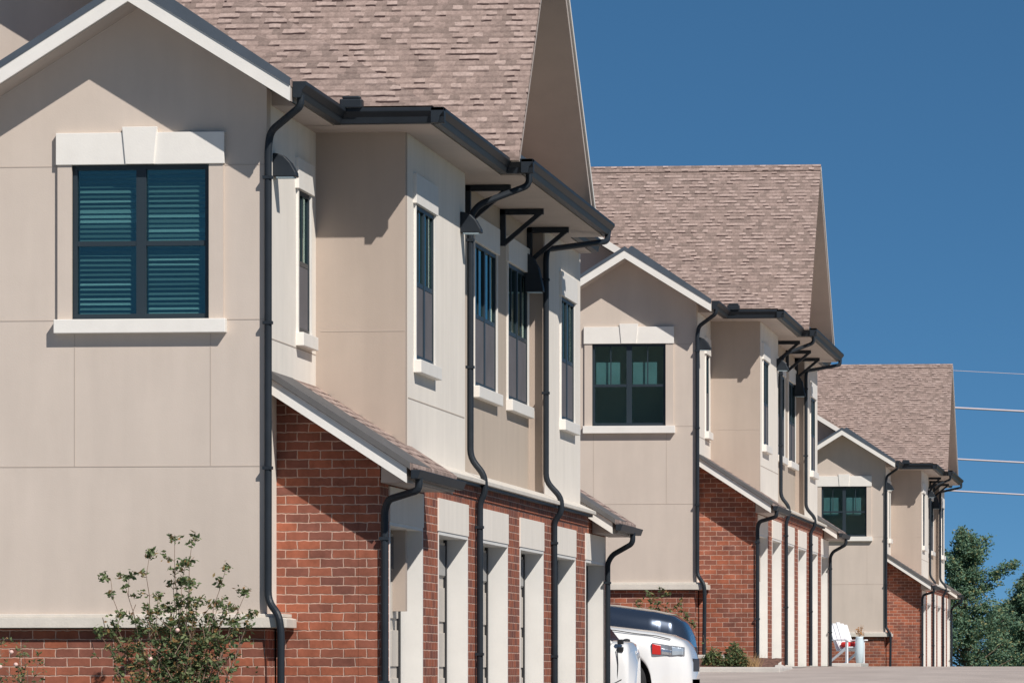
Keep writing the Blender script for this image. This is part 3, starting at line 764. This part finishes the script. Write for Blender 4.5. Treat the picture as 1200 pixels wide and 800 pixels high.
# ------------------------------------------------------------------ plants
def leaf_quads(b, c, n, spread, size, flat=0.0):
    for _ in range(n):
        p = Vector(c)+Vector((random.gauss(0, spread), random.gauss(0, spread), random.gauss(0, spread*0.8)))
        a = Vector((random.gauss(0, 1), random.gauss(0, 1), random.gauss(0, 0.6))).normalized()
        u = a.cross(Vector((random.gauss(0, 1), random.gauss(0, 1), random.gauss(0, 1)))).normalized()
        s_ = size*random.uniform(0.6, 1.3); w_ = s_*0.48
        k = a.cross(u)*s_*0.15
        b.add([p-a*s_, p+u*w_+k, p+a*s_, p-u*w_+k], [(0, 1, 2, 3)])

def shrub(name, x, y, z, stems, label, cat, leafsize=0.03, dens=1.0, lean=0.0, skirt=0.5, group=None, blooms=()):
    root = empty(name, (x, y, z))
    st = MB(); lv = MB()
    for (dx, h, top) in stems:
        p = Vector((random.uniform(-0.14, 0.14), random.uniform(-0.12, 0.12), 0)); pts = [p.copy()]
        tgt = Vector((dx, random.uniform(-0.2, 0.2), h)); N = 11
        for i in range(1, N+1):
            t_ = i/N
            q = p.lerp(tgt, t_); q.x = p.x+(tgt.x-p.x)*(t_**0.8)
            q += Vector((random.gauss(0, 0.016), random.gauss(0, 0.02), 0)); pts.append(q)
        st.tube(pts, 0.009, 5, taper=0.25)
        for i in range(2, N+1):
            q = pts[i]; frac = q.z/h
            nb = 3 if q.z < skirt*1.9 else 2
            for _ in range(nb):
                L = random.uniform(0.05, 0.20)*(1.25-0.75*frac)
                d = Vector((random.gauss(0, 1), random.gauss(0, 1), random.uniform(0.1, 1.0))).normalized()
                e = q+d*L
                st.tube([q, q+d*L*0.5+Vector((0, 0, 0.01)), e], 0.0035, 4, taper=0.5)
                if random.random() < 0.86 or frac < 0.6:
                    leaf_quads(lv, e, int(random.randint(4, 9)*dens), 0.022, leafsize)
                    leaf_quads(lv, q+d*L*0.5, int(random.randint(1, 4)*dens), 0.016, leafsize)
        if top: leaf_quads(lv, pts[-1], int(14*dens), 0.024, leafsize)
    # denser skirt
    for _ in range(int(350*skirt*dens)):
        hx = random.gauss(0, 0.26); hz = random.uniform(0.1, 1.15*skirt*1.9)
        q = Vector((hx, random.gauss(0, 0.2), hz))
        leaf_quads(lv, q, random.randint(3, 7), 0.028, leafsize)
        if random.random() < 0.3: st.tube([q, q+Vector((random.gauss(0, .06), random.gauss(0, .06), 0.12))], 0.004, 4)
    st.build('stem', M['twig'], root); lv.build('foliage', M['leaf'], root)
    for (bx_, bz) in blooms:
        q = MB(); q.lathe(bx_, -0.3, [(0.005, bz-0.02), (0.018, bz-0.010), (0.022, bz+0.002), (0.012, bz+0.015), (0.003, bz+0.017)], 7)
        q.build('bloom', M['bloom'], root, smooth=True)
    return tag(root, label, cat, group)

# big shrub at the foot of the near gable (canes of measured height)
shrub('shrub', -8.78, 49.2, -0.93,
      [(0.0, 2.12, True), (0.10, 2.10, True), (-0.05, 1.85, True), (-0.28, 1.98, True), (0.20, 1.55, True), (0.34, 1.55, True), (0.40, 1.85, False), (0.58, 1.65, True),
       (0.66, 1.45, True), (0.50, 1.38, True), (-0.46, 1.78, True), (-0.64, 1.76, False), (-0.55, 1.35, True), (-0.66, 1.28, True), (-0.24, 1.45, True), (-0.10, 1.5, True), (0.12, 1.72, True), (0.28, 1.3, True), (-0.2, 1.62, True), (0.04, 1.9, True), (-0.38, 1.4, True), (0.44, 1.5, True), (0.3, 1.42, True), (-0.02, 1.5, True), (0.16, 1.45, True)],
      'tall leggy green shrub in front of the nearest gable, thin canes above the white ledge', 'shrub', leafsize=0.026, dens=1.5, skirt=0.66, blooms=((-0.19, 1.07), (0.05, 1.32)))
shrub('shrub', -10.35, 49.3, -0.93, [(-0.18, 1.48, True), (-0.02, 1.2, True), (0.12, 1.18, False), (0.2, 1.1, True), (0.3, 1.12, True), (-0.1, 1.15, True)],
      'low flowering shrub against the brick at the left picture edge', 'shrub', leafsize=0.022, skirt=0.40, dens=0.7, blooms=((0.0, 1.10), (0.12, 1.13), (0.02, 1.0), (0.16, 1.02), (-0.08, 1.06)))
shrub('shrub', -8.72, 94.2, 0.12, [(-0.5, 0.95, True), (-0.3, 1.1, True), (-0.1, 1.2, True), (0.05, 1.27, True), (0.2, 1.22, True), (0.36, 1.05, True), (0.48, 0.9, True), (0.6, .72, True), (-0.7, .8, True)],
      'leafy shrub behind the parked cars under the white ledge of the middle building', 'shrub', leafsize=0.035, skirt=0.40, dens=0.8)
def small_bush(x, y, z, rad, h, label, col='leaf'):
    root = empty('small_bush', (x, y, z)); st = MB(); lv = MB()
    for _ in range(16):
        a = random.uniform(0, 6.28); rr = rad*random.random()
        e = Vector((rr*math.cos(a), rr*math.sin(a), h*random.uniform(.5, 1)))
        st.tube([(0, 0, 0), e*0.6, e], 0.006, 4, taper=.4)
    for _ in range(160):
        a = random.uniform(0, 6.28); rr = rad*math.sqrt(random.random()); zz = h*(0.15+0.85*random.random())*math.sqrt(max(0.05, 1-(rr/rad)**2))
        leaf_quads(lv, (rr*math.cos(a), rr*math.sin(a), zz), 6, 0.03, 0.028)
    st.build('stem', M['twig'], root); lv.build('foliage', M[col], root)
    return tag(root, label, 'bush', 'low bushes in the bed before the middle building')
small_bush(-7.66, 93.2, 0.13, 0.17, 0.30, 'small round bush in the mulch bed, the one nearer the parked cars')
small_bush(-7.28, 92.9, 0.12, 0.19, 0.32, 'small dark bush in the mulch bed, the one nearer the garage doors')
small_bush(-7.42, 94.2, 0.2, 0.13, 0.33, 'thin bush behind the other two in the mulch bed')
# tuft of dry grass
root = MB()
for _ in range(90):
    a = random.uniform(0, 6.28); q = Vector((-7.02+random.gauss(0, .06), 92.9+random.gauss(0, .06), 0.12))
    d = Vector((math.cos(a)*.10, math.sin(a)*.10, random.uniform(.12, .27)))
    root.add([q, q+Vector((.008, 0, 0)), q+d], [(0, 1, 2)])
tag(root.build('grass_tuft', plain('dry_grass', (0.42, 0.27, 0.12), 0.8)), 'dry straw coloured grass tuft at the corner of the mulch bed', 'grass tuft')

# ------------------------------------------------------------------ trees beyond the last building
def tree(x, y, z, h, rad, label, n=900, seed=1, lean=0.0, arms=()):
    rnd = random.Random(seed); random.seed(seed)
    root = empty('tree', (x, y, z))
    tk = MB(); lv = MB()
    tk.tube([(0, 0, 0), (0.05, 0, h*.3), (-0.05, 0.05, h*.6), (lean*.5, 0, h*.93)], 0.16, 8, taper=0.15)
    tips = []
    for i in range(74):
        t_ = 0.06+0.92*i/74
        a = rnd.uniform(0, 6.28)
        R_ = rad*(1-t_)**0.85*rnd.uniform(0.45, 1.25)+0.10
        s0 = Vector((lean*.5*t_, 0, h*t_*0.93)); e = s0+Vector((R_*math.cos(a), R_*math.sin(a), R_*rnd.uniform(0.25, 0.9)))
        mid_ = s0.lerp(e, .5)+Vector((0, 0, -0.05*R_))
        tk.tube([s0, mid_, e], 0.035*(1-t_)+0.012, 5, taper=.3)
        tips += [(s0.lerp(e, q), 0.10+0.20*(1-t_)) for q in (0.35, 0.55, 0.75, 0.9, 1.0, 1.08)]
    for (ax, az, bx_, bz) in arms:
        s0 = Vector((ax, 0, az)); e = Vector((bx_, 0, bz)); tk.tube([s0, e], 0.04, 5, taper=.3)
        tips += [(s0.lerp(e, q), 0.15) for q in (0.2, .3, .4, 0.5, .6, 0.7, .8, 0.9, 1.0)]*2
    for c, sp in tips:
        for _ in range(rnd.randint(1, 3)):
            cc = c+Vector((rnd.gauss(0, sp), rnd.gauss(0, sp), rnd.gauss(0, sp)))
            leaf_quads(lv, cc, rnd.randint(22, 40), 0.11, 0.066)
    tk.build('trunk', M['bark'], root); lv.build('crown', M['needle'], root)
    return tag(root, label, 'tree', 'trees beyond the last building')
tree(-8.75, 232, -0.7, 7.0, 1.75, 'tall ragged green tree rising right beside the farthest building', seed=3, lean=-0.2, arms=((0.2, 4.0, 1.9, 5.25), (-0.2, 4.2, -1.0, 5.6), (0.1, 4.3, 0.75, 6.1)))
tree(-6.15, 236, -0.75, 5.3, 1.5, 'shorter green tree cut by the right picture edge', seed=5)
tree(-7.3, 240, -0.8, 4.0, 1.5, 'low rounded tree filling the gap behind the two taller ones', seed=9)
tree(-3.6, 238, -0.8, 5.6, 1.8, 'tree standing outside the picture to the right of the others', seed=12)

# ------------------------------------------------------------------ overhead cables
for i, (za, zb, rr) in enumerate(((11.9, 11.75, 0.012), (10.45, 10.3, 0.045), (8.45, 8.25, 0.040), (7.2, 6.98, 0.036))):
    b = MB(); pts = []
    for k in range(41):
        x = -60+k*3.0
        t_ = (x+9)/5.0*0.5
        z = (za+(zb-za)*(x+9.3)/2.7)
        z = za-0.06*(x+9.3)*(1 if x > -9.3 else 0.6)+0.0006*(x+9.3)**2
        pts.append((x, 222, z))
    b.tube(pts, rr, 6)
    tag(b.build('power_cable', M['cable'], smooth=True),
        ['thin topmost overhead cable against the sky at right', 'thick pale overhead cable, second from the top', 'pale overhead cable, third from the top', 'pale overhead cable, the lowest one, just above the tree'][i], 'cable', 'overhead cables at the right')

# ------------------------------------------------------------------ vehicles
def vehicle(name, loc, heading, L, W, prof, roofprof, paint, label, wheel_r=0.37, wx=(0.92, 3.75), gh=True):
    """body lofted along its length: prof gives (x from nose, hood/shoulder height, half width); roofprof the greenhouse outline"""
    root = empty(name, loc, heading)
    def interp(P, x):
        for a, c in zip(P, P[1:]):
            if x <= c[0]:
                t_ = (x-a[0])/(c[0]-a[0]) if c[0] > a[0] else 0
                t_ = t_*t_*(3-2*t_) if len(a) > 3 else t_
                return [a[i]+(c[i]-a[i])*t_ for i in range(1, 3)]
        return list(P[-1][1:3])
    N = 150; rows = []
    ar = wheel_r+0.075
    for i in range(N+1):
        x = L*i/N; top, hw = interp(prof, x)
        low = 0.24
        arch = False
        for c in wx:
            if abs(x-c) < ar: low = max(low, wheel_r+math.sqrt(ar*ar-(x-c)**2)); arch = True
        flare = 0.0
        for c in wx:
            dd = abs(x-c)
            if dd < ar+0.16: flare = max(flare, 0.025*(1-max(0, dd-ar)/0.16) if dd > ar else 0.025)
        sh = top-0.13
        low = min(low, sh-0.05)
        sec = [(hw-0.16, low), (hw+flare, low), (hw+flare, low+0.05), (hw+0.012+flare*.5, low+(sh-low)*0.45), (hw, low+(sh-low)*0.75), (hw-0.035, sh), (hw-0.12, top-0.035), (hw*0.62, top), (0, top+0.018)]
        rows.append((x, sec))
    b = MB(); k = len(rows[0][1]); vs = []
    for x, sec in rows:
        for s_, z in sec: vs.append((-x, s_, z))
        for s_, z in sec[:-1][::-1]: vs.append((-x, -s_, z))
    n = 2*k-1; fs = []
    for i in range(N):
        for j in range(n-1):
            fs.append((i*n+j, i*n+j+1, (i+1)*n+j+1, (i+1)*n+j))
        fs.append((i*n+n-1, i*n, (i+1)*n, (i+1)*n+n-1))
    fs.append(tuple(range(n))[::-1]); fs.append(tuple(range(N*n, N*n+n)))
    b.add(vs, fs)
    b.build('body', paint, root, smooth=True)
    # greenhouse: glass volume and roof skin
    g = MB(); yb = W/2-0.10
    n_ = len(roofprof)
    vsg = []
    for (x, z) in roofprof:
        f_ = (z-roofprof[0][1])/max(0.01, max(q[1] for q in roofprof)-roofprof[0][1])
        vsg.append((-x, yb-0.20*max(0, f_), z))
    vsg += [(a, -c, d) for a, c, d in vsg]
    fs = [tuple(range(n_)), tuple(range(2*n_-1, n_-1, -1))]+[(i, i+n_, (i+1) % n_+n_, (i+1) % n_) for i in range(n_)]
    g.add(vsg, fs); g.build('windows', M['carglass'], root, bevel=0.02)
    zt = max(q[1] for q in roofprof); xs_ = [q[0] for q in roofprof if q[1] > zt-0.12]
    rf = MB(); rf.box(-max(xs_)-0.04, -min(xs_)+0.02, -(yb-0.19), yb-0.19, zt-0.02, zt+0.035); rf.build('roof', paint, root, bevel=0.03)
    pl = MB()
    for s_ in (-1, 1):
        for (xa, za, xb_, zb) in ((roofprof[0][0], roofprof[0][1], min(xs_), zt), (roofprof[0][0]+1.35, roofprof[0][1], roofprof[0][0]+1.30, zt), (roofprof[-1][0], roofprof[-1][1], max(xs_), zt)):
            pl.tube([(-xa, s_*(yb+0.0), za), (-xb_, s_*(yb-0.19), zb)], 0.03, 6)
    build_split(pl, 'pillar', paint, root)
    for s_ in (-1, 1):
        for c in wx:
            t = MB(); rr = wheel_r
            prf = [(0.0, -.11), (rr*.62, -.11), (rr*.9, -.115), (rr, -.085), (rr, .085), (rr*.9, .115), (rr*.64, .11)]
            def ring(prf, mb, mi=0):
                nn = 36; v_ = []; f2 = []
                for r_, y_ in prf:
                    for q in range(nn):
                        a = 2*math.pi*q/nn; v_.append((-c+r_*math.cos(a), s_*(W/2-0.12)+s_*y_, rr+r_*math.sin(a)))
                for i in range(len(prf)-1):
                    for q in range(nn): f2.append((i*nn+q, i*nn+(q+1) % nn, (i+1)*nn+(q+1) % nn, (i+1)*nn+q))
                mb.add(v_, f2, mi)
            ring(prf, t); wh = t.build('wheel', M['tyre'], root, smooth=True)
            t = MB(); ring([(rr*.66, .108), (rr*.62, .06), (rr*.60, .03), (0.01, .03)], t)
            for q in range(5):
                a = 2*math.pi*q/5+.3
                for da in (-.12, .12):
                    e = (-c+rr*.62*math.cos(a+da), s_*(W/2-0.12+.075), rr+rr*.62*math.sin(a+da))
                    t.tube([(-c+0.04*math.cos(a), s_*(W/2-0.12+.085), rr+0.04*math.sin(a)), e], 0.02, 5)
            t.build('rim', M['rim'], wh, smooth=False)
            t = MB()       # dark wheel-well liner
            v_ = []; nn = 24
            for q in range(nn+1):
                a = math.pi*q/nn
                v_ += [(-c+ar*math.cos(a)*.995, s_*(W/2-0.03), rr+ar*math.sin(a)*.995), (-c+ar*math.cos(a)*.995, s_*(W/2-0.36), rr+ar*math.sin(a)*.995)]
            t.add(v_, [(2*q, 2*q+1, 2*q+3, 2*q+2) for q in range(nn)]); t.add(v_[1::2], [tuple(range(nn+1))])
            t.build('wheel_well', M['black'], root)
    # bumper inserts
    q = MB(); q.box(0.0, -0.30, -(prof[0][2]-.02), prof[0][2]-.02, 0.20, 0.42); q.box(-L+0.25, -L-.02, -(prof[-1][2]-.02), prof[-1][2]-.02, 0.20, 0.42)
    build_split(q, 'lower_bumper', M['rim'], root, bevel=0.02)
    return root

def width_at(P, x):
    for a, c in zip(P, P[1:]):
        if x <= c[0]:
            t_ = (x-a[0])/(c[0]-a[0]); return a[2]+(c[2]-a[2])*t_*t_*(3-2*t_)
    return P[-1][2]
def height_at(P, x):
    for a, c in zip(P, P[1:]):
        if x <= c[0]:
            t_ = (x-a[0])/(c[0]-a[0]); return a[1]+(c[1]-a[1])*t_*t_*(3-2*t_)
    return P[-1][1]
def lamp_patch(root, name, mat, P, x0, x1, lo0, lo1, hi0, hi1, off=0.016, n=10):
    """lamp glass wrapping round the corner of the body between x0 and x1, bottom edge lo, top edge hi"""
    for s_ in (-1, 1):
        vs = []; fs = []
        for k in range(n+1):
            t_ = k/n; x = x0+(x1-x0)*t_; lo = lo0+(lo1-lo0)*t_; hi = hi0+(hi1-hi0)*t_; w_ = width_at(P, x)+off
            m_ = (lo+hi)/2
            vs += [(-x, s_*(w_-0.03), lo), (-x, s_*w_, lo+.012), (-x, s_*(w_+.003), m_), (-x, s_*(w_-.004), hi-.012), (-x, s_*(w_-0.04), hi)]
        for k in range(n):
            for q in range(4): fs.append((5*k+q, 5*k+q+1, 5*k+q+6, 5*k+q+5))
        fs.append((0, 1, 2, 3, 4)); fs.append(tuple(range(5*n, 5*n+5)))
        MB().add(vs, fs).build(name, mat, root, smooth=False)
def seam(root, P, pts, r=0.007):
    """dark shut line lying on the body: points (x, drop below the shoulder, inset)"""
    for s_ in (-1, 1):
        b = MB(); b.tube([(-x, s_*(width_at(P, x)+0.012-ins), height_at(P, x)-dz) for x, dz, ins in pts], r, 5)
        b.build('panel_gap', M['black'], root)

# white SUV, nose towards the picture's right
prof = [(0, 0.66, 0.66), (0.05, 0.84, 0.74), (0.14, 0.95, 0.81), (0.30, 1.02, 0.87), (0.6, 1.08, 0.92), (1.2, 1.15, 0.945), (1.6, 1.18, 0.95), (4.2, 1.20, 0.95), (4.6, 1.16, 0.93), (4.75, 0.95, 0.88), (4.8, 0.7, 0.85)]
roofp = [(1.30, 1.12), (2.05, 1.66), (2.4, 1.74), (4.0, 1.72), (4.35, 1.66), (4.70, 1.14)]
suv = vehicle('parked_suv', (-6.95, 81.4, ground_z(81.4)), 0.0, 4.8, 1.9, prof, roofp, M['white_paint'], '', wheel_r=0.36, wx=(1.0, 3.8))
suv.rotation_euler.z = 0.0
lamp_patch(suv, 'headlight', M['rim'], prof, 0.10, 0.56, 0.735, 0.715, 0.855, 0.925, off=0.013)
lamp_patch(suv, 'headlight_lens', M['lens'], prof, 0.115, 0.27, 0.745, 0.735, 0.85, 0.87, off=0.026)
lamp_patch(suv, 'headlight_lens', M['chromeish'], prof, 0.28, 0.42, 0.735, 0.745, 0.82, 0.85, off=0.026)
lamp_patch(suv, 'turn_signal', M['red'], prof, 0.43, 0.55, 0.74, 0.75, 0.89, 0.915, off=0.026)
seam(suv, prof, [(0.30, 0.05, 0.09), (0.5, 0.045, 0.09), (0.8, 0.045, 0.09), (1.1, 0.045, 0.09), (1.4, 0.045, 0.10)])
seam(suv, prof, [(1.52, 0.10, 0.02), (1.53, 0.3, 0.008), (1.53, 0.55, 0.006), (1.50, 0.8, 0.004)])
b = MB(); b.box(-0.10, 0.004, -0.5, 0.5, 0.50, 0.70); b.build('grille', M['black'], suv, bevel=0.02)
b = MB()
for s_ in (-1, 1): b.box(-1.62, -1.78, s_*0.97, s_*1.12, 1.12, 1.27)
build_split(b, 'mirror', M['white_paint'], suv, bevel=0.03)
tag(suv, 'white SUV parked nose right, its hood, headlight and front wheel showing past the building corner', 'car', 'cars parked between the near and middle buildings')
# dark SUV behind
prof2 = [(0, 0.62, 0.62), (0.04, 0.86, 0.72), (0.12, 1.02, 0.80), (0.28, 1.13, 0.88), (0.6, 1.20, 0.93), (1.2, 1.28, 0.955), (1.6, 1.31, 0.96), (4.4, 1.30, 0.96), (4.8, 1.2, 0.93), (4.95, 0.95, 0.88), (5.0, 0.7, 0.85)]
roofp2 = [(1.35, 1.25), (2.1, 1.76), (2.5, 1.86), (4.2, 1.84), (4.55, 1.76), (4.88, 1.2)]
dk = vehicle('parked_suv', (-7.38, 86.2, ground_z(86.2)), 0.0, 5.0, 1.92, prof2, roofp2, M['dark_paint'], '')
b = MB(); b.box(-0.10, 0.004, -0.5, 0.5, 0.50, 0.66); b.build('grille', M['black'], dk, bevel=0.02)
tag(dk, 'dark blue SUV behind the white one, glossy hood showing above it', 'car', 'cars parked between the near and middle buildings')
# white hatchback, tail towards the right, mostly hidden by the building
prof3 = [(0, 0.60, 0.66), (0.1, 0.80, 0.76), (0.3, 0.90, 0.84), (1.1, 1.02, 0.88), (3.8, 1.14, 0.90), (4.25, 1.135, 0.89), (4.40, 1.12, 0.875), (4.44, 1.08, 0.865), (4.45, 1.0, 0.86)]
roofp3 = [(1.0, 1.0), (1.75, 1.50), (2.2, 1.58), (3.6, 1.55), (3.95, 1.46), (4.22, 1.10)]
TX = -7.61+0.0
hb = vehicle('parked_hatchback', (-7.36-4.45, 76.4, ground_z(76.4)), math.pi, 4.45, 1.8, prof3, roofp3, M['white_paint'], '', wheel_r=0.33, wx=(0.85, 3.25))
lamp_patch(hb, 'taillight', M['tail'], prof3, 4.08, 4.20, 0.80, 0.80, 1.00, 1.01)
lamp_patch(hb, 'taillight_lens', M['lens'], prof3, 4.05, 4.10, 0.82, 0.82, 0.97, 0.97, off=0.02)
seam(hb, prof3, [(4.30, 0.10, 0.02), (4.31, 0.3, 0.01), (4.30, 0.55, 0.01)])
seam(hb, prof3, [(3.95, 0.56, 0.0), (4.1, 0.57, 0.0), (4.25, 0.57, 0.0), (4.36, 0.50, 0.0)])
b = MB()
for z in (1.135, 1.05): b.lathe(-4.34, 0.0, [(0.01, z-0.04), (0.05, z-.03), (0.05, z+.03), (0.01, z+.04)], 10)
for z in (1.13, 1.03): b.box(-4.38, -4.30, 0.79, 0.87, z-.035, z+.03)
build_split(b, 'hatch_hinge', M['black'], hb, bevel=0.01)
tag(hb, 'white hatchback nearest the garage, only its tail with red light showing beside the downspout', 'car', 'cars parked between the near and middle buildings')

# ------------------------------------------------------------------ patio chair, cushion, planter
cx, cy, cz = -8.27, 141.2, 0.287
def sq(m_):
    m_.v = [(x_*0.72, y_, z_) for x_, y_, z_ in m_.v]; return m_
ch = empty('garden_chair', (cx, cy, cz), R(-38))
b = MB()
for q in range(5):      # slatted leaning back (slats across y)
    y = -0.28+q*0.14
    b.prism_y([(-0.10, 0.30), (-0.06, 0.30), (-0.44, 1.02-abs(q-2)*0.03), (-0.48, 1.02-abs(q-2)*0.03)], y-0.062, y+0.062)
sq(b).build('backrest', M['chairw'], ch)
b = MB()
for q in range(6): x = -0.12+q*0.09; b.box(x, x+0.08, -0.3, 0.3, 0.30+q*0.018, 0.32+q*0.018)
sq(b).build('seat', M['chairw'], ch)
for s_ in (-1, 1):
    b = MB(); b.box(0.30, 0.38, s_*0.29, s_*0.33, 0.0, 0.56); sq(b).build('leg', M['chairw'], ch)
    b = MB(); b.prism_y([(-0.55, 0.0), (-0.45, 0.0), (0.32, 0.34), (0.32, 0.42)], s_*0.31-0.02, s_*0.31+0.02); sq(b).build('leg', M['chairw'], ch)
    b = MB(); b.box(-0.42, 0.44, s_*0.27, s_*0.40, 0.56, 0.59); sq(b).build('armrest', M['chairw'], ch)
tag(ch, 'white slatted garden chair on the patio beside the last building', 'chair')
b = MB(); b.box(-0.06, 0.17, -0.22, 0.22, 0.0, 0.13)
cu = b.build('cushion', M['redcloth'], None, bevel=0.05); cu.location = (cx, cy, cz+0.40); cu.rotation_euler.z = R(-38)
tag(cu, 'bright red cushion lying on the white garden chair', 'cushion')
pt = empty('planter', (-7.96, 140.9, cz))
b = MB(); b.lathe(0, 0, [(0.07, 0), (0.09, 0.02), (0.115, 0.3), (0.11, 0.55), (0.09, 0.62), (0.10, 0.66)], 20); b.build('pot', M['pot'], pt, smooth=True)
b = MB()
for _ in range(14):
    a = random.uniform(0, 6.28); d = Vector((math.cos(a)*random.uniform(.02, .13), math.sin(a)*.1, random.uniform(.12, .34)))
    b.tube([(0, 0, 0.60), Vector((0, 0, .62))+d], 0.005, 4)
    leaf_quads(b, Vector((0, 0, .62))+d*0.8, 5, 0.03, 0.03)
b.build('plant', plain('dry_orange_plant', (0.42, 0.20, 0.06), 0.8), pt)
tag(pt, 'tall pale pot with an orange dried plant beside the garden chair', 'planter')
